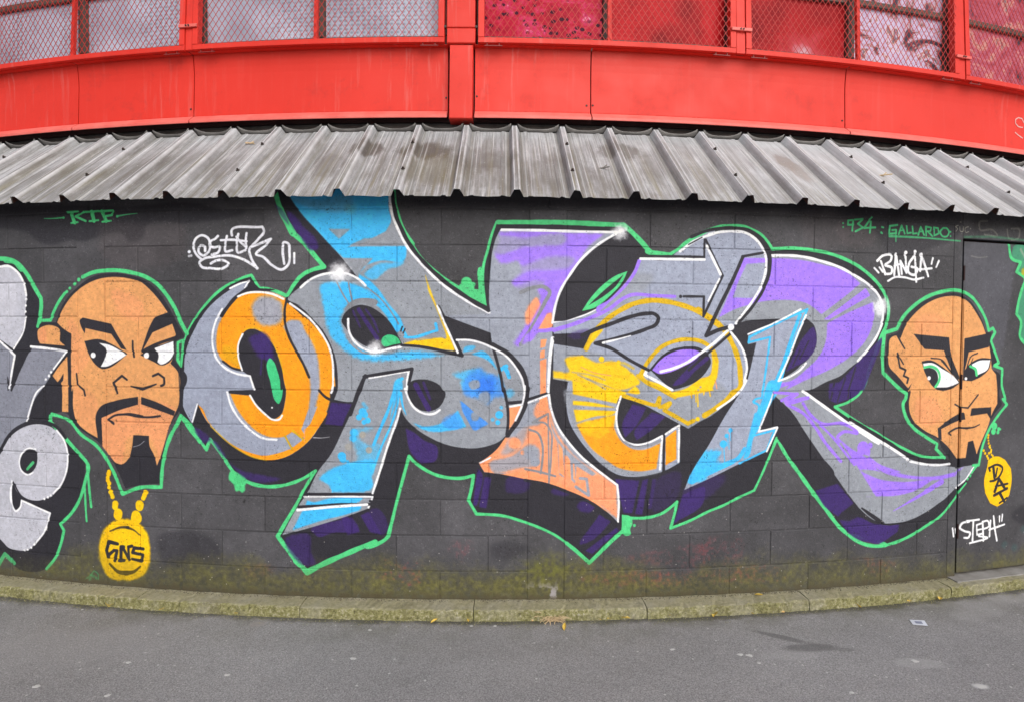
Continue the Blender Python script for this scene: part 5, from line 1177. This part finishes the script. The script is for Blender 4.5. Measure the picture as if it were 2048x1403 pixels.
# the door
door = tag(empty('metal_door'), 'flat black metal door in the wall under half of the painted right head', 'door')
du0, du1, dz0, dz1 = DOOR
dm = MB(); dv, duv = [], []
RD = R + .001
vs, uv, fs = [], [], []
nu = 8
for j, z in enumerate((dz0, dz0 + .004, dz1 - .004, dz1)):
    for i in range(nu + 1):
        u = du0 + (du1 - du0) * i / nu; edge = j in (0, 3) or i in (0, nu)
        vs.append(P(u, RD - (.003 if edge else 0), z)); uv.append(UV(u, z))
for j in range(3):
    for i in range(nu): a = j * (nu + 1) + i; fs.append((a, a + 1, a + nu + 2, a + nu + 1))
b = len(vs); ring = list(range(nu + 1)) + [(nu + 1) * 2 - 1, (nu + 1) * 3 - 1] + list(range((nu + 1) * 4 - 1, (nu + 1) * 3 - 1, -1)) + [(nu + 1) * 2, nu + 1]
for k in ring:
    p = vs[k]; dx, dy = p[0] - CX, p[1] - CY; L = math.hypot(dx, dy); vs.append((p[0] - dx / L * .05, p[1] - dy / L * .05, p[2])); uv.append(uv[k])
for k in range(len(ring)): k2 = (k + 1) % len(ring); fs.append((ring[k2], ring[k], b + k, b + k2))
leaf = mesh_obj('door_leaf', vs, fs, m_door, door, uv)
for z in (1.93, 1.27, 1.07, .35):
    MB().arcbox((du0 - .004) / R, (du0 + .004) / R, RD - .004, RD + .004, z - .045, z + .045, 1).build('hinge', m_seam, door)
MB().arcbox((du0 - .02) / R, (du1 + .02) / R, R - .12, R - .055, 0.0, dz1 + .03).build('jamb_shadow_gap', m_seam, door)
MB().arcbox((du1 - .09) / R, (du1 - .06) / R, RD, RD + .012, 1.0, 1.18, 1).build('handle_plate', m_screw, door)

# ------------------------------------------------------------------ the paint itself: thin coats on the faces of the blocks and on the door
SMOOTH_ID = {}
def coat(eid, u0, u1, z0, z1, r, step, V, F, T):
    """marching squares of one painted figure's outline over one flat face"""
    nu, nz = max(1, int(round((u1 - u0) / step))), max(1, int(round((z1 - z0) / step)))
    us, zs = np.linspace(u0, u1, nu + 1), np.linspace(z0, z1, nz + 1)
    ix = np.clip(((us - U0) * PPM).astype(int), 0, W - 1); iy = np.clip(((zs - V0) * PPM).astype(int), 0, H - 1)
    g = SMOOTH_ID[eid][iy][:, ix]
    if g.max() < .5: return
    ins = g >= .5
    cache = {}
    def vert(u, z):
        key = (round(u * 1e5), round(z * 1e5))
        if key not in cache: cache[key] = len(V); V.append(P(u, r, z)); T.append(UV(u, z))
        return cache[key]
    for j in range(nz):
        i = 0
        while i < nu:
            q = (ins[j, i], ins[j, i + 1], ins[j + 1, i + 1], ins[j + 1, i])
            if not any(q): i += 1; continue
            if all(q):
                k = i
                while k + 1 < nu and k - i < 9 and ins[j, k + 2] and ins[j + 1, k + 2]: k += 1
                F.append((vert(us[i], zs[j]), vert(us[k + 1], zs[j]), vert(us[k + 1], zs[j + 1]), vert(us[i], zs[j + 1]))); i = k + 1; continue
            cs = ((us[i], zs[j], g[j, i]), (us[i + 1], zs[j], g[j, i + 1]), (us[i + 1], zs[j + 1], g[j + 1, i + 1]), (us[i], zs[j + 1], g[j + 1, i]))
            poly = []
            for k in range(4):
                a, b = cs[k], cs[(k + 1) % 4]
                if a[2] >= .5: poly.append((a[0], a[1]))
                if (a[2] >= .5) != (b[2] >= .5):
                    t = (.5 - a[2]) / (b[2] - a[2]); poly.append((a[0] + (b[0] - a[0]) * t, a[1] + (b[1] - a[1]) * t))
            ids = []
            for p in poly:
                v = vert(*p)
                if v not in ids: ids.append(v)
            if len(ids) >= 3: F.append(tuple(ids))
            i += 1
FIG = {'sideletter': ('painted_letter', 'silver and grey bubble letters at the left end'), 'shadow': ('painted_shadow', 'black and dark purple 3D shadow with green outline round the big letters'), 'letterO': ('painted_letter', 'orange and grey letter O'), 'letterS': ('painted_letter', 'grey and sky blue letter S'), 'letterT': ('painted_letter', 'grey, purple and peach letter T'), 'letterE': ('painted_letter', 'grey and yellow letter E'), 'letterR': ('painted_letter', 'purple, grey and blue letter R'), 'doorletter': ('painted_letter', 'tip of the letter R leg'), 'headL': ('painted_head', 'bald frowning man with goatee and side glance, left of the letters'), 'medalL': ('painted_medallion', 'yellow medallion with GNS on a beaded chain'), 'headR': ('painted_head', 'bald man with green eyes and thin goatee, right of the letters'), 'medalR': ('painted_medallion', 'amber medallion with DAT on a chain'), 'tagA': ('painted_tag', 'green RTP lettering'), 'tagB': ('painted_tag', 'looping chalk white signature'), 'tagC': ('painted_tag', 'white BANGA tag'), 'tagD': ('painted_tag', 'white STEPH tag'), 'tagE': ('painted_tag', 'green 934'), 'tagF': ('painted_tag', 'green underlined GALLARDO'), 'tagG': ('painted_tag', 'small pale SUC'), 'sidefig': ('painted_figure', 'green edged figure at the right end')}
for el, (name, label) in FIG.items():
    if el not in ELEMS: continue
    eid = ELEMS.index(el); SMOOTH_ID[eid] = boxblur((IDS == eid).astype(np.float32), 1)
    step = .008 if 'tag' in name or 'medal' in name else .0125
    V, F, T = [], [], []
    for ua, ub, za, zb, dr in BLOCKS: coat(eid, ua + .0045, ub - .0045, za + .0045, zb - .0045, R + dr + .0007, step, V, F, T)
    for ua, ub in PILLARS: coat(eid, ua + .007, ub - .007, Z0, ZB - .009, R + .0015, step, V, F, T)
    for ua, ub in ((-2.14, 0.51), (0.51, 3.07)): coat(eid, ua + .008, ub - .008, ZB + .010, 2.364, R + .0027, step, V, F, T)
    if F: mesh_obj(name, V, F, m_block, wall, T)['label'] = label
    V, F, T = [], [], []
    coat(eid, du0 + .005, du1 - .005, dz0 + .005, dz1 - .005, RD + .0007, step, V, F, T)
    if len(F) > 30: mesh_obj(name, V, F, m_door, door, T)['label'] = label.replace(' on the wall', '') + ', part on the door'

# ------------------------------------------------------------------ kerb
kerb = tag(empty('kerb'), kind='structure', label='low mossy concrete kerb along the foot of the wall')
KA, KD = -0.1306, 0.0695
for k in range(-7, 8):
    a0, a1 = KA + (k + 1) * KD + .00015, KA + (k + 2) * KD - .00015
    sect = [(R + .112, -.02), (R + .112, .030), (R + .111, .054), (R + .104, .0605), (R + .055, .063), (R + .01, .066), (R - .02, .0675)]
    n = 46; vs, fs = [], []
    ph = random.uniform(0, 20); tilt = random.uniform(-.004, .004)
    for i in range(n + 1):
        t = i / n; end = min(t, 1 - t) * KD * R
        rnd = .005 * math.exp(-end / .008) + (.010 if random.random() < .05 else 0)
        for q, (r, z) in enumerate(sect):
            w = math.sin(ph + t * 23 + q) * .0016 + random.uniform(-.0038, .0038) * (1 if q < 5 else .5)
            e = rnd if q in (1, 2, 3) else 0
            vs.append(PA(a0 + (a1 - a0) * t, r + w - e + tilt * (t - .5), z + (w * .6 if q else 0) - e * .6))
    m = len(sect)
    for i in range(n):
        for q in range(m - 1): a = i * m + q; fs.append((a, a + m, a + m + 1, a + 1))
    fs.append(tuple(range(m))); fs.append(tuple(n * m + q for q in range(m))[::-1])
    mesh_obj('kerb_stone', vs, fs, m_kerb, kerb, None, False)
st = MB(); st.profile(3.02 / R, 4.2 / R, [(R + .070, .03), (R + .064, .0685), (R - .10, .080), (R - .10, .03)], 30)
tag(st.build('doorstep', m_conc), 'pale bare concrete doorstep below the black metal door', 'doorstep')

# ------------------------------------------------------------------ corrugated canopy roof
roof = tag(empty('canopy_roof'), 'sloping roof of weathered grey corrugated steel sheets above the mural', 'roof')
DA, A0 = 0.02284, 0.0016
RE, ZE, RT, ZT = R + .150, 2.255, R - .470, 2.806
sl = math.hypot(RE - RT, ZT - ZE); nr, nz_ = (ZT - ZE) / sl, (RE - RT) / sl     # outward normal of the slope in (r, z)
PROF = [(-.5, 0), (-.285, 0), (-.255, .004), (-.205, .004), (-.175, 0), (-.112, 0), (-.048, .041), (.048, .041), (.112, 0), (.175, 0), (.205, .004), (.255, .004), (.285, 0), (.5, 0)]
NT = 10
def roof_sheet(k0):
    """three ribs wide; k0 is the first rib, where it laps over its neighbour"""
    cols = []
    for k in range(3):
        for x, h in PROF:
            if k == 0 and x < -.06: continue
            cols.append((A0 + (k0 + k) * DA + x * DA, h))
    for x, h in PROF:
        if x <= .112: cols.append((A0 + (k0 + 3) * DA + x * DA, h - .0022))
    cl = []
    for c in cols:
        if not cl or abs(cl[-1][0] - c[0]) > 1e-6: cl.append(c)
    vs, uv, fs = [], [], []
    n = len(cl); off = random.uniform(-.004, .004)
    for layer in (0, 1):
        for j in range(NT + 1):
            t = j / NT
            for a, h in cl:
                hh = h - layer * .0016
                tt = t + ((off + random.uniform(-.0055, .0055)) / sl if j == 0 else 0)
                vs.append(PA(a, RE + (RT - RE) * tt + nr * hh, ZE + (ZT - ZE) * tt + nz_ * hh))
                uv.append((a * 13.3, tt))
    b = n * (NT + 1)
    for j in range(NT):
        for i in range(n - 1):
            q = j * n + i; fs.append((q, q + 1, q + n + 1, q + n)); fs.append((b + q + n, b + q + n + 1, b + q + 1, b + q))
    for i in range(n - 1):
        fs.append((i + 1, i, b + i, b + i + 1)); q = NT * n; fs.append((q + i, q + i + 1, b + q + i + 1, b + q + i))
    for j in range(NT): q = j * n; fs.append((q, q + n, b + q + n, b + q)); q = j * n + n - 1; fs.append((q + n, q, b + q, b + q + n))
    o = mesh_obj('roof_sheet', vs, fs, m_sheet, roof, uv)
    o.data.materials.append(m_under)
    for p in o.data.polygons:
        if min(p.vertices) >= b: p.material_index = 1
    ax = PA(A0 + k0 * DA, 1, 0)
    for t in (.27, .68):
        a = A0 + (k0 + random.uniform(-.01, .01)) * DA; r, z = RE + (RT - RE) * t + nr * .042, ZE + (ZT - ZE) * t + nz_ * .042
        nrm = (math.sin(a) * nr, -math.cos(a) * nr, nz_)
        MB().disc(PA(a, r, z), nrm, .011, .004, 10, .9).disc(Vector(PA(a, r, z)) + Vector(nrm) * .004, nrm, .0065, .008, 6, .9).build('screw', m_screw, o)
    return o
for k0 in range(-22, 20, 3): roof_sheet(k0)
# turned-up pan ends and the sagging rubber closure under the red flashing
for k in range(-16, 17):
    a0, a1 = A0 + (k + .07) * DA, A0 + (k + .93) * DA; n = 12; vs, fs = [], []
    for j in range(4):
        for i in range(n + 1):
            x = i / n; e = abs(2 * x - 1) ** 3; t = j / 3
            h = .004 + t * (.028 + .034 * e); back = -.012 + t * .006 - t * t * .018
            a = a0 + (a1 - a0) * x; wv = .002 * math.sin(k * 3.1 + x * 9)
            vs.append(PA(a, RT + nr * h - .01 + back * .4 + wv, ZT + nz_ * h + back * .2))
    for j in range(3):
        for i in range(n): q = j * (n + 1) + i; fs.append((q, q + 1, q + n + 2, q + n + 1))
    o = mesh_obj('closure_strip', vs, fs, m_clos, roof, None, True)
    sm = o.modifiers.new('thickness', 'SOLIDIFY'); sm.thickness = .004
MB().profile(-.40, .40, [(R - .60, 2.62), (R - .545, 2.62), (R - .545, 2.92), (R - .60, 2.92)], 60).build('back_flashing', m_clos, roof)
MB().profile(-.40, .40, [(R - .12, 2.20), (R - .06, 2.20), (R - .06, 2.30), (R - .12, 2.30)], 60).build('wall_plate', m_under, roof)

# ------------------------------------------------------------------ red fascia
fas = tag(empty('red_fascia'), 'band of glossy red sheet metal panels above the corrugated roof', 'fascia')
RL = R - .430; RPN = RL - .048; LEAN = .10
edges = [-.60, -.4664, -.3310, -.1956 - .007, -.1356, -.0074, .0051, .0615, .1961, .3290, .4620, .60]
def fpanel(a0, a1):
    a0, a1 = a0 + .0003, a1 - .0003
    z0, z1 = 2.936, 3.335
    n = max(3, int((a1 - a0) / .01)); vs, fs = [], []
    prof = [(RPN - .03, z0), (RPN - .001, z0), (RPN, z0 + .004)] + [(RPN - LEAN * .35 * (z - z0) - .010 * (max(0, (z - 3.16)) / .17) ** 2 * -1.8, z) for z in np.linspace(2.99, 3.3258, 9)] + [(RPN - .026, 3.3262), (RL - .008, 3.3266), (RL - .008, z1 - .006), (RPN - .06, z1 - .006)]  # top curls forward, shaped so the upper band shades darker
    MB().profile(a0, a1, prof, n).build('fascia_panel', m_red, fas, False)
    MB().profile(a0, a1, [(RPN - .03, 2.930), (RPN + .004, 2.934), (RL - .004, 2.900), (RL, 2.894), (RL, 2.880), (RL - .003, 2.878), (RL - .006, 2.890), (RPN - .03, 2.915)], n).build('drip_flange', m_redlip, fas, False)
for i in range(len(edges) - 1):
    if abs(edges[i] + .0074) < 1e-6: continue
    fpanel(edges[i], edges[i + 1])
MB().profile(-.60, .60, [(RPN - .06, 2.88), (RPN - .035, 2.88), (RPN - .035, 3.33), (RPN - .06, 3.33)], 90).build('backing_sheet', m_seam, fas)
rv = [(-.1372, 2.985), (-.1365, 3.30), (.0595, 2.985), (.0625, 2.987), (.1945, 2.985), (-.0085, 3.02), (-.0085, 3.25), (.0063, 3.03), (.0063, 3.26), (-.1705, 3.318), (-.1500, 3.318), (-.2105, 3.318), (-.0990, 3.318), (-.0610, 3.318), (.0560, 3.318), (.0900, 3.318), (.1900, 3.318), (.2140, 3.315), (.2400, 3.30)]
for a, z in rv:
    MB().disc(PA(a, RPN - LEAN * .35 * (z - 2.936) - (.010 if z > 3.2 else 0), z), (math.sin(a), -math.cos(a), 0), .0065, .005, 8, .7).build('rivet', m_screw, fas)
# faded white scrawl at the right end of the band
def scrawl(pts, w):
    mb = MB()
    for (a, z), (a2, z2) in zip(pts[:-1], pts[1:]):
        mb.bar(PA(a, RPN - LEAN * .35 * (z - 2.936) + .001, z), PA(a2, RPN - LEAN * .35 * (z2 - 2.936) + .001, z2), w, .001, (math.sin(a), -math.cos(a), 0))
    return mb
m_scr = Mat('faded_white_paint', (.62, .34, .32, 1), .7).m
o = scrawl([(SA + .3 * dx, z) for SA in (.3165,) for dx, z in ((.016, 3.135), (.010, 3.165), (.000, 3.168), (-.008, 3.15), (-.008, 3.12), (.000, 3.10), (.012, 3.10))], .008).build('painted_mark', m_scr, fas); o['label'] = 'faded white scrawl on the red panel'
o = scrawl([(.3135, 3.055), (.3165, 3.035), (.320, 3.02)], .008).build('painted_mark', m_scr, fas); o['label'] = 'faded white stroke on the red panel'

# red post in front of the joint between two bays
post = tag(empty('red_post'), 'boxed red metal post between the window guards at the middle of the picture', 'post')
def postbox(name, a0, a1, r0, r1, z0, z1, lean):
    mb = MB(); mb.arcbox(a0, a1, r0, r1, z0, z1, 2, lean, .004); return mb.build(name, m_red, post)
postbox('lower_cover', -.0066, .0046, RPN - .05, RL + .016, 2.868, 3.326, .04)
postbox('upper_cover', -.0078, .0058, RPN - .10, RL + .010, 3.329, 3.420, .0)
postbox('upper_cover', -.0078, .0058, RPN - .10, RL + .012, 3.423, 4.46, .02)
for a in (-.0085, .0062):
    MB().disc(PA(a, RL + .004, 3.428), (math.sin(a), -math.cos(a), 0), .010, .010, 8, .8).build('bolt', m_screw, post)

# ------------------------------------------------------------------ windows and their wire guards
ZS, ZG, ZTOP = 3.330, 3.362, 4.42
RG = R - .412                                     # face of the guards
GB = [(-.4020, -.2710), (-.2665, -.1366), (-.1326, -.0088), (.0070, .1322), (.1372, .2630), (.2676, .3980)]
glab = ['red steel wire guard off to the far left beyond the frame', 'red wire mesh guard over frosted panes, leftmost window', 'red wire mesh guard over frosted panes, left of the red post',
        'red wire mesh guard over magenta and red panes, right of the red post', 'red wire mesh guard over dark red pane and lilac picture pane', 'red wire mesh guard over pink picture panes, rightmost window']
wlab = ['frosted window off to the far left beyond the frame', 'brown framed window of frosted dimpled panes, leftmost', 'brown framed window of frosted dimpled panes next to the red post',
        'brown framed window with magenta spotted pane and red pane', 'brown framed window with dark red pane beside lilac picture', 'brown framed window backed with a pink picture, rightmost']
panes = [(g_frost, g_frost), (g_frost, g_frost), (g_frost, g_frost), (g_rose, g_red), (g_fade, g_swirl), (g_pink, g_pink)]
def wires(a0, a1, z0, z1, r):
    mb = MB(); du, dz = .042, .060; L = (a1 - a0) * r; Hh = z1 - z0; k = du / dz
    def seg(p0, p1, rr):
        (u0, za), (u1, zb) = p0, p1
        m = max(1, int(abs(u1 - u0) / .35))
        for i in range(m):
            t0, t1 = i / m, (i + 1) / m
            ua, ub = u0 + (u1 - u0) * t0, u0 + (u1 - u0) * t1; z_a, z_b = za + (zb - za) * t0, za + (zb - za) * t1
            a = a0 + ua / r
            mb.bar(PA(a0 + ua / r, rr, z_a), PA(a0 + ub / r, rr, z_b), .0029, .0022, (math.sin(a), -math.cos(a), 0))
    nn = int((L + Hh * k) / du) + 2
    for i in range(nn):
        for sgn in (1, -1):
            s0 = i * du - (Hh * k if sgn > 0 else 0)       # u at z0
            pts = []
            u_lo, u_hi = s0, s0 + sgn * Hh * k
            ts = [0, 1]
            if u_hi != u_lo:
                for e in (0, L):
                    ts.append((e - u_lo) / (u_hi - u_lo))
            ts = sorted(t for t in ts if -1e-9 <= t <= 1 + 1e-9 and -1e-6 <= u_lo + t * (u_hi - u_lo) <= L + 1e-6)
            if len(ts) >= 2 and ts[-1] - ts[0] > .01:
                seg((u_lo + ts[0] * (u_hi - u_lo), z0 + ts[0] * Hh), (u_lo + ts[-1] * (u_hi - u_lo), z0 + ts[-1] * Hh), r + sgn * .0011)
    return mb
for bi, (a0, a1) in enumerate(GB):
    am = (a0 + a1) / 2
    gu = tag(empty('window_guard'), glab[bi], 'window guard', 'wire guards in front of the windows')
    MB().arcbox(a0, a1, RG - .040, RG, ZS, ZG, None, 0, .002).build('bottom_rail', m_red, gu)
    MB().arcbox(a0, a1, RG - .040, RG, ZTOP - .035, ZTOP, None, 0, .002).build('top_rail', m_red, gu)
    for s0, s1 in ((a0, a0 + .0030), (a1 - .0030, a1)):
        MB().arcbox(s0, s1, RG - .040, RG + .001, ZG + .001, ZTOP - .036, 1, .05, .002).build('stile', m_red, gu)
    MB().arcbox(am - .0009, am + .0009, RG - .034, RG - .012, ZG + .001, ZTOP - .036, 1, .05).build('bar', m_red, gu)
    wm = wires(a0 + .0028, a1 - .0028, ZG - .004, ZTOP - .03, RG - .008).build('wire_mesh', m_wire, gu); wm['kind'] = 'stuff'
    for bx in (a0 + .003, a1 - .0115):                       # small brackets below the rail
        bk = MB().arcbox(bx, bx + .0085, RG - .014, RG - .006, ZS - .018, ZS - .013, 1)
        bk.arcbox(bx + .001, bx + .0015, RG - .013, RG - .007, ZS - .014, ZS + .001, 1).arcbox(bx + .0068, bx + .0073, RG - .013, RG - .007, ZS - .014, ZS + .001, 1)
        bk.build('bracket', m_dred, gu)
    # the window behind
    wi = tag(empty('window'), wlab[bi], 'window', 'strip windows above the red fascia')
    RWF, RGL = RG - .085, RG - .115
    w0, w1 = a0 - .001, a1 + .001
    MB().arcbox(w0, w1, RWF - .05, RWF, ZS + .001, 3.412, None, 0, .004).build('sill', m_frame, wi)
    MB().arcbox(w0, w1, RWF - .05, RWF, ZTOP - .04, ZTOP + .02, None, 0, .004).build('head_frame', m_frame, wi)
    for m0, m1 in ((w0, w0 + .0030), (am - .0021, am + .0021), (w1 - .0030, w1)):
        MB().arcbox(m0, m1, RWF - .05, RWF + .002, 3.413, ZTOP - .041, 1, 0, .004).build('mullion', m_frame, wi)
    for (p0, p1), gm in zip(((w0 + .0030, am - .0021), (am + .0021, w1 - .0030)), panes[bi]):
        MB().arcbox(p0 + .0001, p1 - .0001, RWF - .05, RWF - .004, 3.775, 3.815, None, 0, .004).build('transom', m_frame, wi)
        MB().arcbox(p0 + .0001, p1 - .0001, RGL - .006, RGL, 3.408, 3.776, None).build('pane', gm, wi)
        MB().arcbox(p0 + .0001, p1 - .0001, RGL - .006, RGL, 3.814, ZTOP - .039, None).build('pane', gm, wi)
# cover strips and clips where two guards meet
for bi in range(len(GB) - 1):
    e0, e1 = GB[bi][1], GB[bi + 1][0]
    if bi == 2: continue
    cv = tag(empty('joint_cover'), ['red cover strip beyond the left edge', 'red cover strip and clip joining the two frosted window guards', '', 'red cover strip and clip between red pane guard and lilac picture guard', 'red cover strip and clip left of the rightmost pink window'][bi], 'cover strip', 'cover strips between window guards')
    MB().arcbox(e0 + .0003, e1 - .0003, RG - .03, RG - .004, ZS + .002, ZTOP, 1, .05, .001).build('strip', m_red, cv)
    cl = MB().arcbox(e0 - .0028, e1 + .0028, RG + .001, RG + .008, 3.470, 3.490, 1, 0, .002).build('clip', m_redlip, cv)
    for a in ((e0 + e1) / 2 - .0007, (e0 + e1) / 2 + .0007):
        MB().disc(PA(a, RG + .008, 3.480), (math.sin(a), -math.cos(a), 0), .006, .006, 6, .8).build('bolt', m_screw, cl)
st = MB().profile(-.60, .60, [(R - 1.2, 2.6), (RG - .16, 2.6), (RG - .16, ZTOP + .02), (R - 1.2, ZTOP + .02)], 90)
tag(st.build('building_core', m_dark), 'dark inside of the round building behind the windows', 'building')
st = MB().profile(-.60, .60, [(R - 1.2, ZTOP + .022), (RG + .02, ZTOP + .022), (RG + .02, ZTOP + .5), (R - 1.2, ZTOP + .5)], 90)
tag(st.build('roof_fascia', m_red), 'red metal band above the windows', 'fascia')

# ------------------------------------------------------------------ small things on the ground
M = Mat('dry_leaf', rough=.7); M.color(M.ramp(M.noise(40, 3), [(.3, (.55, .36, .05, 1)), (.7, (.75, .58, .14, 1))])); m_leaf = M.m
m_butt = Mat('cigarette_paper', (.62, .40, .16, 1), .8).m
m_paper = Mat('white_paper', (.60, .62, .68, 1), .7).m; m_print = Mat('paper_print', (.22, .24, .32, 1), .7).m
m_gum = Mat('dried_gum', (.48, .47, .46, 1), .8).m
m_straw = Mat('dry_straw', (.55, .42, .25, 1), .8).m
LEAVES = [(-2.265, 3.197, 0.0), (-2.235, 3.198, 0.0), (-1.916, 3.155, 0.0), (-1.861, 3.155, 0.0), (-1.492, 3.103, 0.0), (-0.217, 3.058, 0.0), (-0.407, 3.034, 0.0), (0.54, 3.079, 0.0), (0.622, 3.08, 0.0), (0.862, 3.117, 0.0), (1.408, 3.223, 0.066), (0.287, 2.98, 0.0), (1.126, 3.126, 0.0), (1.331, 3.157, 0.0), (0.965, 3.141, 0.0), (2.516, 3.332, 0.0), (2.656, 3.399, 0.0), (2.25, 3.328, 0.0), (2.321, 3.304, 0.0), (-0.718, 3.074, 0.0), (0.475, 3.078, 0.0), (-2.696, 3.278, 0.0), (1.973, 3.255, 0.0)]
BUTTS = [(1.515, 3.177, 0.0), (2.33, 3.316, 0.0), (0.128, 3.063, 0.0), (1.807, 3.241, 0.0)]
GUMS = [(-0.743, 2.686, 0.013), (-0.728, 2.951, 0.01), (-1.776, 2.641, 0.012), (-2.05, 2.454, 0.014), (-1.701, 2.395, 0.012), (1.111, 2.742, 0.013), (1.153, 2.734, 0.014), (1.172, 2.67, 0.009), (1.924, 2.695, 0.016), (-0.205, 2.999, 0.009), (-0.08, 3.001, 0.009), (0.796, 2.783, 0.012), (-2.374, 3.154, 0.007), (-1.269, 2.547, 0.012), (2.074, 2.501, 0.02), (1.478, 2.448, 0.01)]
def leaf_mesh():
    vs, fs = [], []
    n = 6
    for i in range(n + 1):
        t = i / n; w = math.sin(math.pi * min(1, t * 1.02)) ** .8 * .009 + .0006
        for s in (-1, 0, 1): vs.append(((t - .5) * .042, s * w * (1 - .25 * t), .004 + .007 * abs(s) ** 1.5 * w / .009 + .010 * (t - .4) ** 2))
    for i in range(n):
        for q in (0, 1): a = i * 3 + q; fs.append((a, a + 3, a + 4, a + 1))
    me = bpy.data.meshes.new('fallen_leaf'); me.from_pydata(vs, [], fs); me.materials.append(m_leaf); return me
lm = leaf_mesh()
for x, y, z in LEAVES:
    o = bpy.data.objects.new('fallen_leaf', lm); COL.objects.link(o); o.location = (x, y, z); o.rotation_euler = (random.uniform(-.3, .3), random.uniform(-.3, .3), random.uniform(0, 6.3)); s = random.uniform(.8, 1.5); o.scale = (s, s * random.uniform(.7, 1.3), s); o.location.z += .004
    tag(o, 'small dry yellow leaf lying on the asphalt beside the mossy kerb' if z == 0 else 'small yellow leaf lying on top of the kerb', 'leaf', 'dry leaves along the kerb')
bm_ = MB().disc((-.011, 0, .004), (1, 0, 0), .0038, .022, 8, 1.0); bme = bpy.data.meshes.new('cigarette_butt'); bme.from_pydata(bm_.v, [], bm_.f); bme.materials.append(m_butt)
BUTT_LABELS = ['orange cigarette butt at the kerb below the foot of the letter R', 'orange cigarette butt at the kerb nearest the black door', 'orange cigarette butt just left of the dry grass tuft', 'orange cigarette butt at the kerb below the dark tail of the letter R']
for (x, y, z), blab in zip(BUTTS, BUTT_LABELS):
    o = bpy.data.objects.new('cigarette_butt', bme); COL.objects.link(o); o.location = (x, y, z); o.rotation_euler = (0, 0, random.uniform(-.5, .5)); o.scale = (1.4, 1.2, 1.2)
    tag(o, blab, 'cigarette butt', 'cigarette butts along the kerb')
for k, (x, y, sx) in enumerate(GUMS):
    n = 14; vs = [(0, 0, .0035)]
    for i in range(n):
        rr = sx * random.uniform(.7, 1.15); vs.append((rr * math.cos(6.283 * i / n) * 1.2, rr * math.sin(6.283 * i / n) * .9, .0008))
    fs = [(0, 1 + i, 1 + (i + 1) % n) for i in range(n)]
    o = mesh_obj('gum_spot', vs, fs, m_gum, None, None, True); o.location = (x, y, .0005)
    tag(o, 'pale flattened gum spot on the asphalt', 'gum spot', 'gum spots on the asphalt')
sx, sy = (2.198, 3.057)
o = mesh_obj('paper_scrap', [(-.035, -.028, .002), (.035, -.024, .005), (.032, .028, .010), (-.037, .026, .003)], [(0, 1, 2, 3)], m_paper); o.location = (sx, sy, .001); o.rotation_euler = (0, 0, -.35)
tag(o, 'small bluish white paper scrap on the asphalt at right', 'paper scrap'); so = o.modifiers.new('t', 'SOLIDIFY'); so.thickness = .0006
o2 = mesh_obj('print', [(-.018, -.016, .0052), (.016, -.014, .0072), (.014, .012, .0088), (-.019, .010, .0056)], [(0, 1, 2, 3)], m_print, o)
tx, ty = (0.228, 3.064)
mb = MB()
for i in range(60):
    a = random.uniform(-.4, 3.6); L = random.uniform(.03, .11); p = Vector((tx + random.uniform(-.03, .03), ty + random.uniform(-.02, .02), .006)); el = random.uniform(.1, .9)
    for q in range(3):
        d = Vector((math.cos(a), -abs(math.sin(a)) * .5, math.sin(el))) * L / 3; mb.bar(p, p + d, .0030, .0018, (0.1, .2, 1)); p = p + d; a += random.uniform(-.5, .5); el -= random.uniform(.2, .6)
        if p.z < .003: p.z = .003
tag(mb.build('dry_grass_tuft', m_straw), 'tuft of dry straw and dead grass at the foot of the kerb', 'grass tuft')
# bits of twig and paper lying on the roof
for k, (x, y, z, L, rz, lab) in enumerate([(0.508, 3.291, 2.485, 0.09, -0.6, 'pale broken stick lying on the corrugated roof right of centre'), (2.284, 3.58, 2.537, 0.1, -0.5, 'thin curled twig lying on the right part of the roof'), (2.134, 3.537, 2.525, 0.05, 0.9, 'short straight twig on the right part of the roof'), (-1.624, 3.575, 2.701, 0.05, 0.3, 'short twig next to a screw on the left part of the roof')]):
    mb = MB(); p = Vector((-L / 2, 0, .004))
    for q in range(4):
        d = Vector((L / 4, random.uniform(-.012, .012), random.uniform(-.002, .004))); mb.bar(p, p + d, .010 - .0015 * q, .006, (0, .1, 1)); p = p + d
        if q == 1: mb.bar(p, p + Vector((.02, .022, .004)), .005, .004, (0, .1, 1))
    o = mb.build('twig', m_straw if k else m_conc); o.location = (x, y, z); o.rotation_euler = (math.radians(40), 0, rz)
    tag(o, lab, 'twig')
# grit, crumbs of moss and litter dust gathered along the kerb foot
vs, fs = [], []
def crumb(c, s):
    b = len(vs)
    for dx, dy, dz in ((1, 0, 0), (-.5, .9, 0), (-.5, -.9, 0), (0, 0, 1)):
        vs.append((c[0] + dx * s * random.uniform(.6, 1.2), c[1] + dy * s * random.uniform(.6, 1.2), c[2] + dz * s * random.uniform(.5, 1)))
    fs.extend([(b, b + 1, b + 3), (b + 1, b + 2, b + 3), (b + 2, b, b + 3)])
for i in range(2600):
    a = random.uniform(-.32, .34); r = R + .113 + abs(random.gauss(0, .03)); crumb(PA(a, r, 0), random.uniform(.0012, .0042))
o = mesh_obj('grit', vs, fs, m_kerb); tag(o, 'grit and moss crumbs gathered at the foot of the kerb', kind='stuff')
vs, fs = [], []
for i in range(2400):
    a = random.uniform(-.32, .225); r = R + .004 + abs(random.gauss(0, .014)); crumb(PA(a, r, .0665), random.uniform(.0015, .005))
M = Mat('brown_dirt', rough=.95); M.color(M.ramp(M.noise(60, 3), [(.3, (.05, .042, .03, 1)), (.7, (.17, .15, .11, 1))]))
o = mesh_obj('dirt', vs, fs, M.m); tag(o, 'crumbs of dirt along the joint between wall and kerb', kind='stuff')
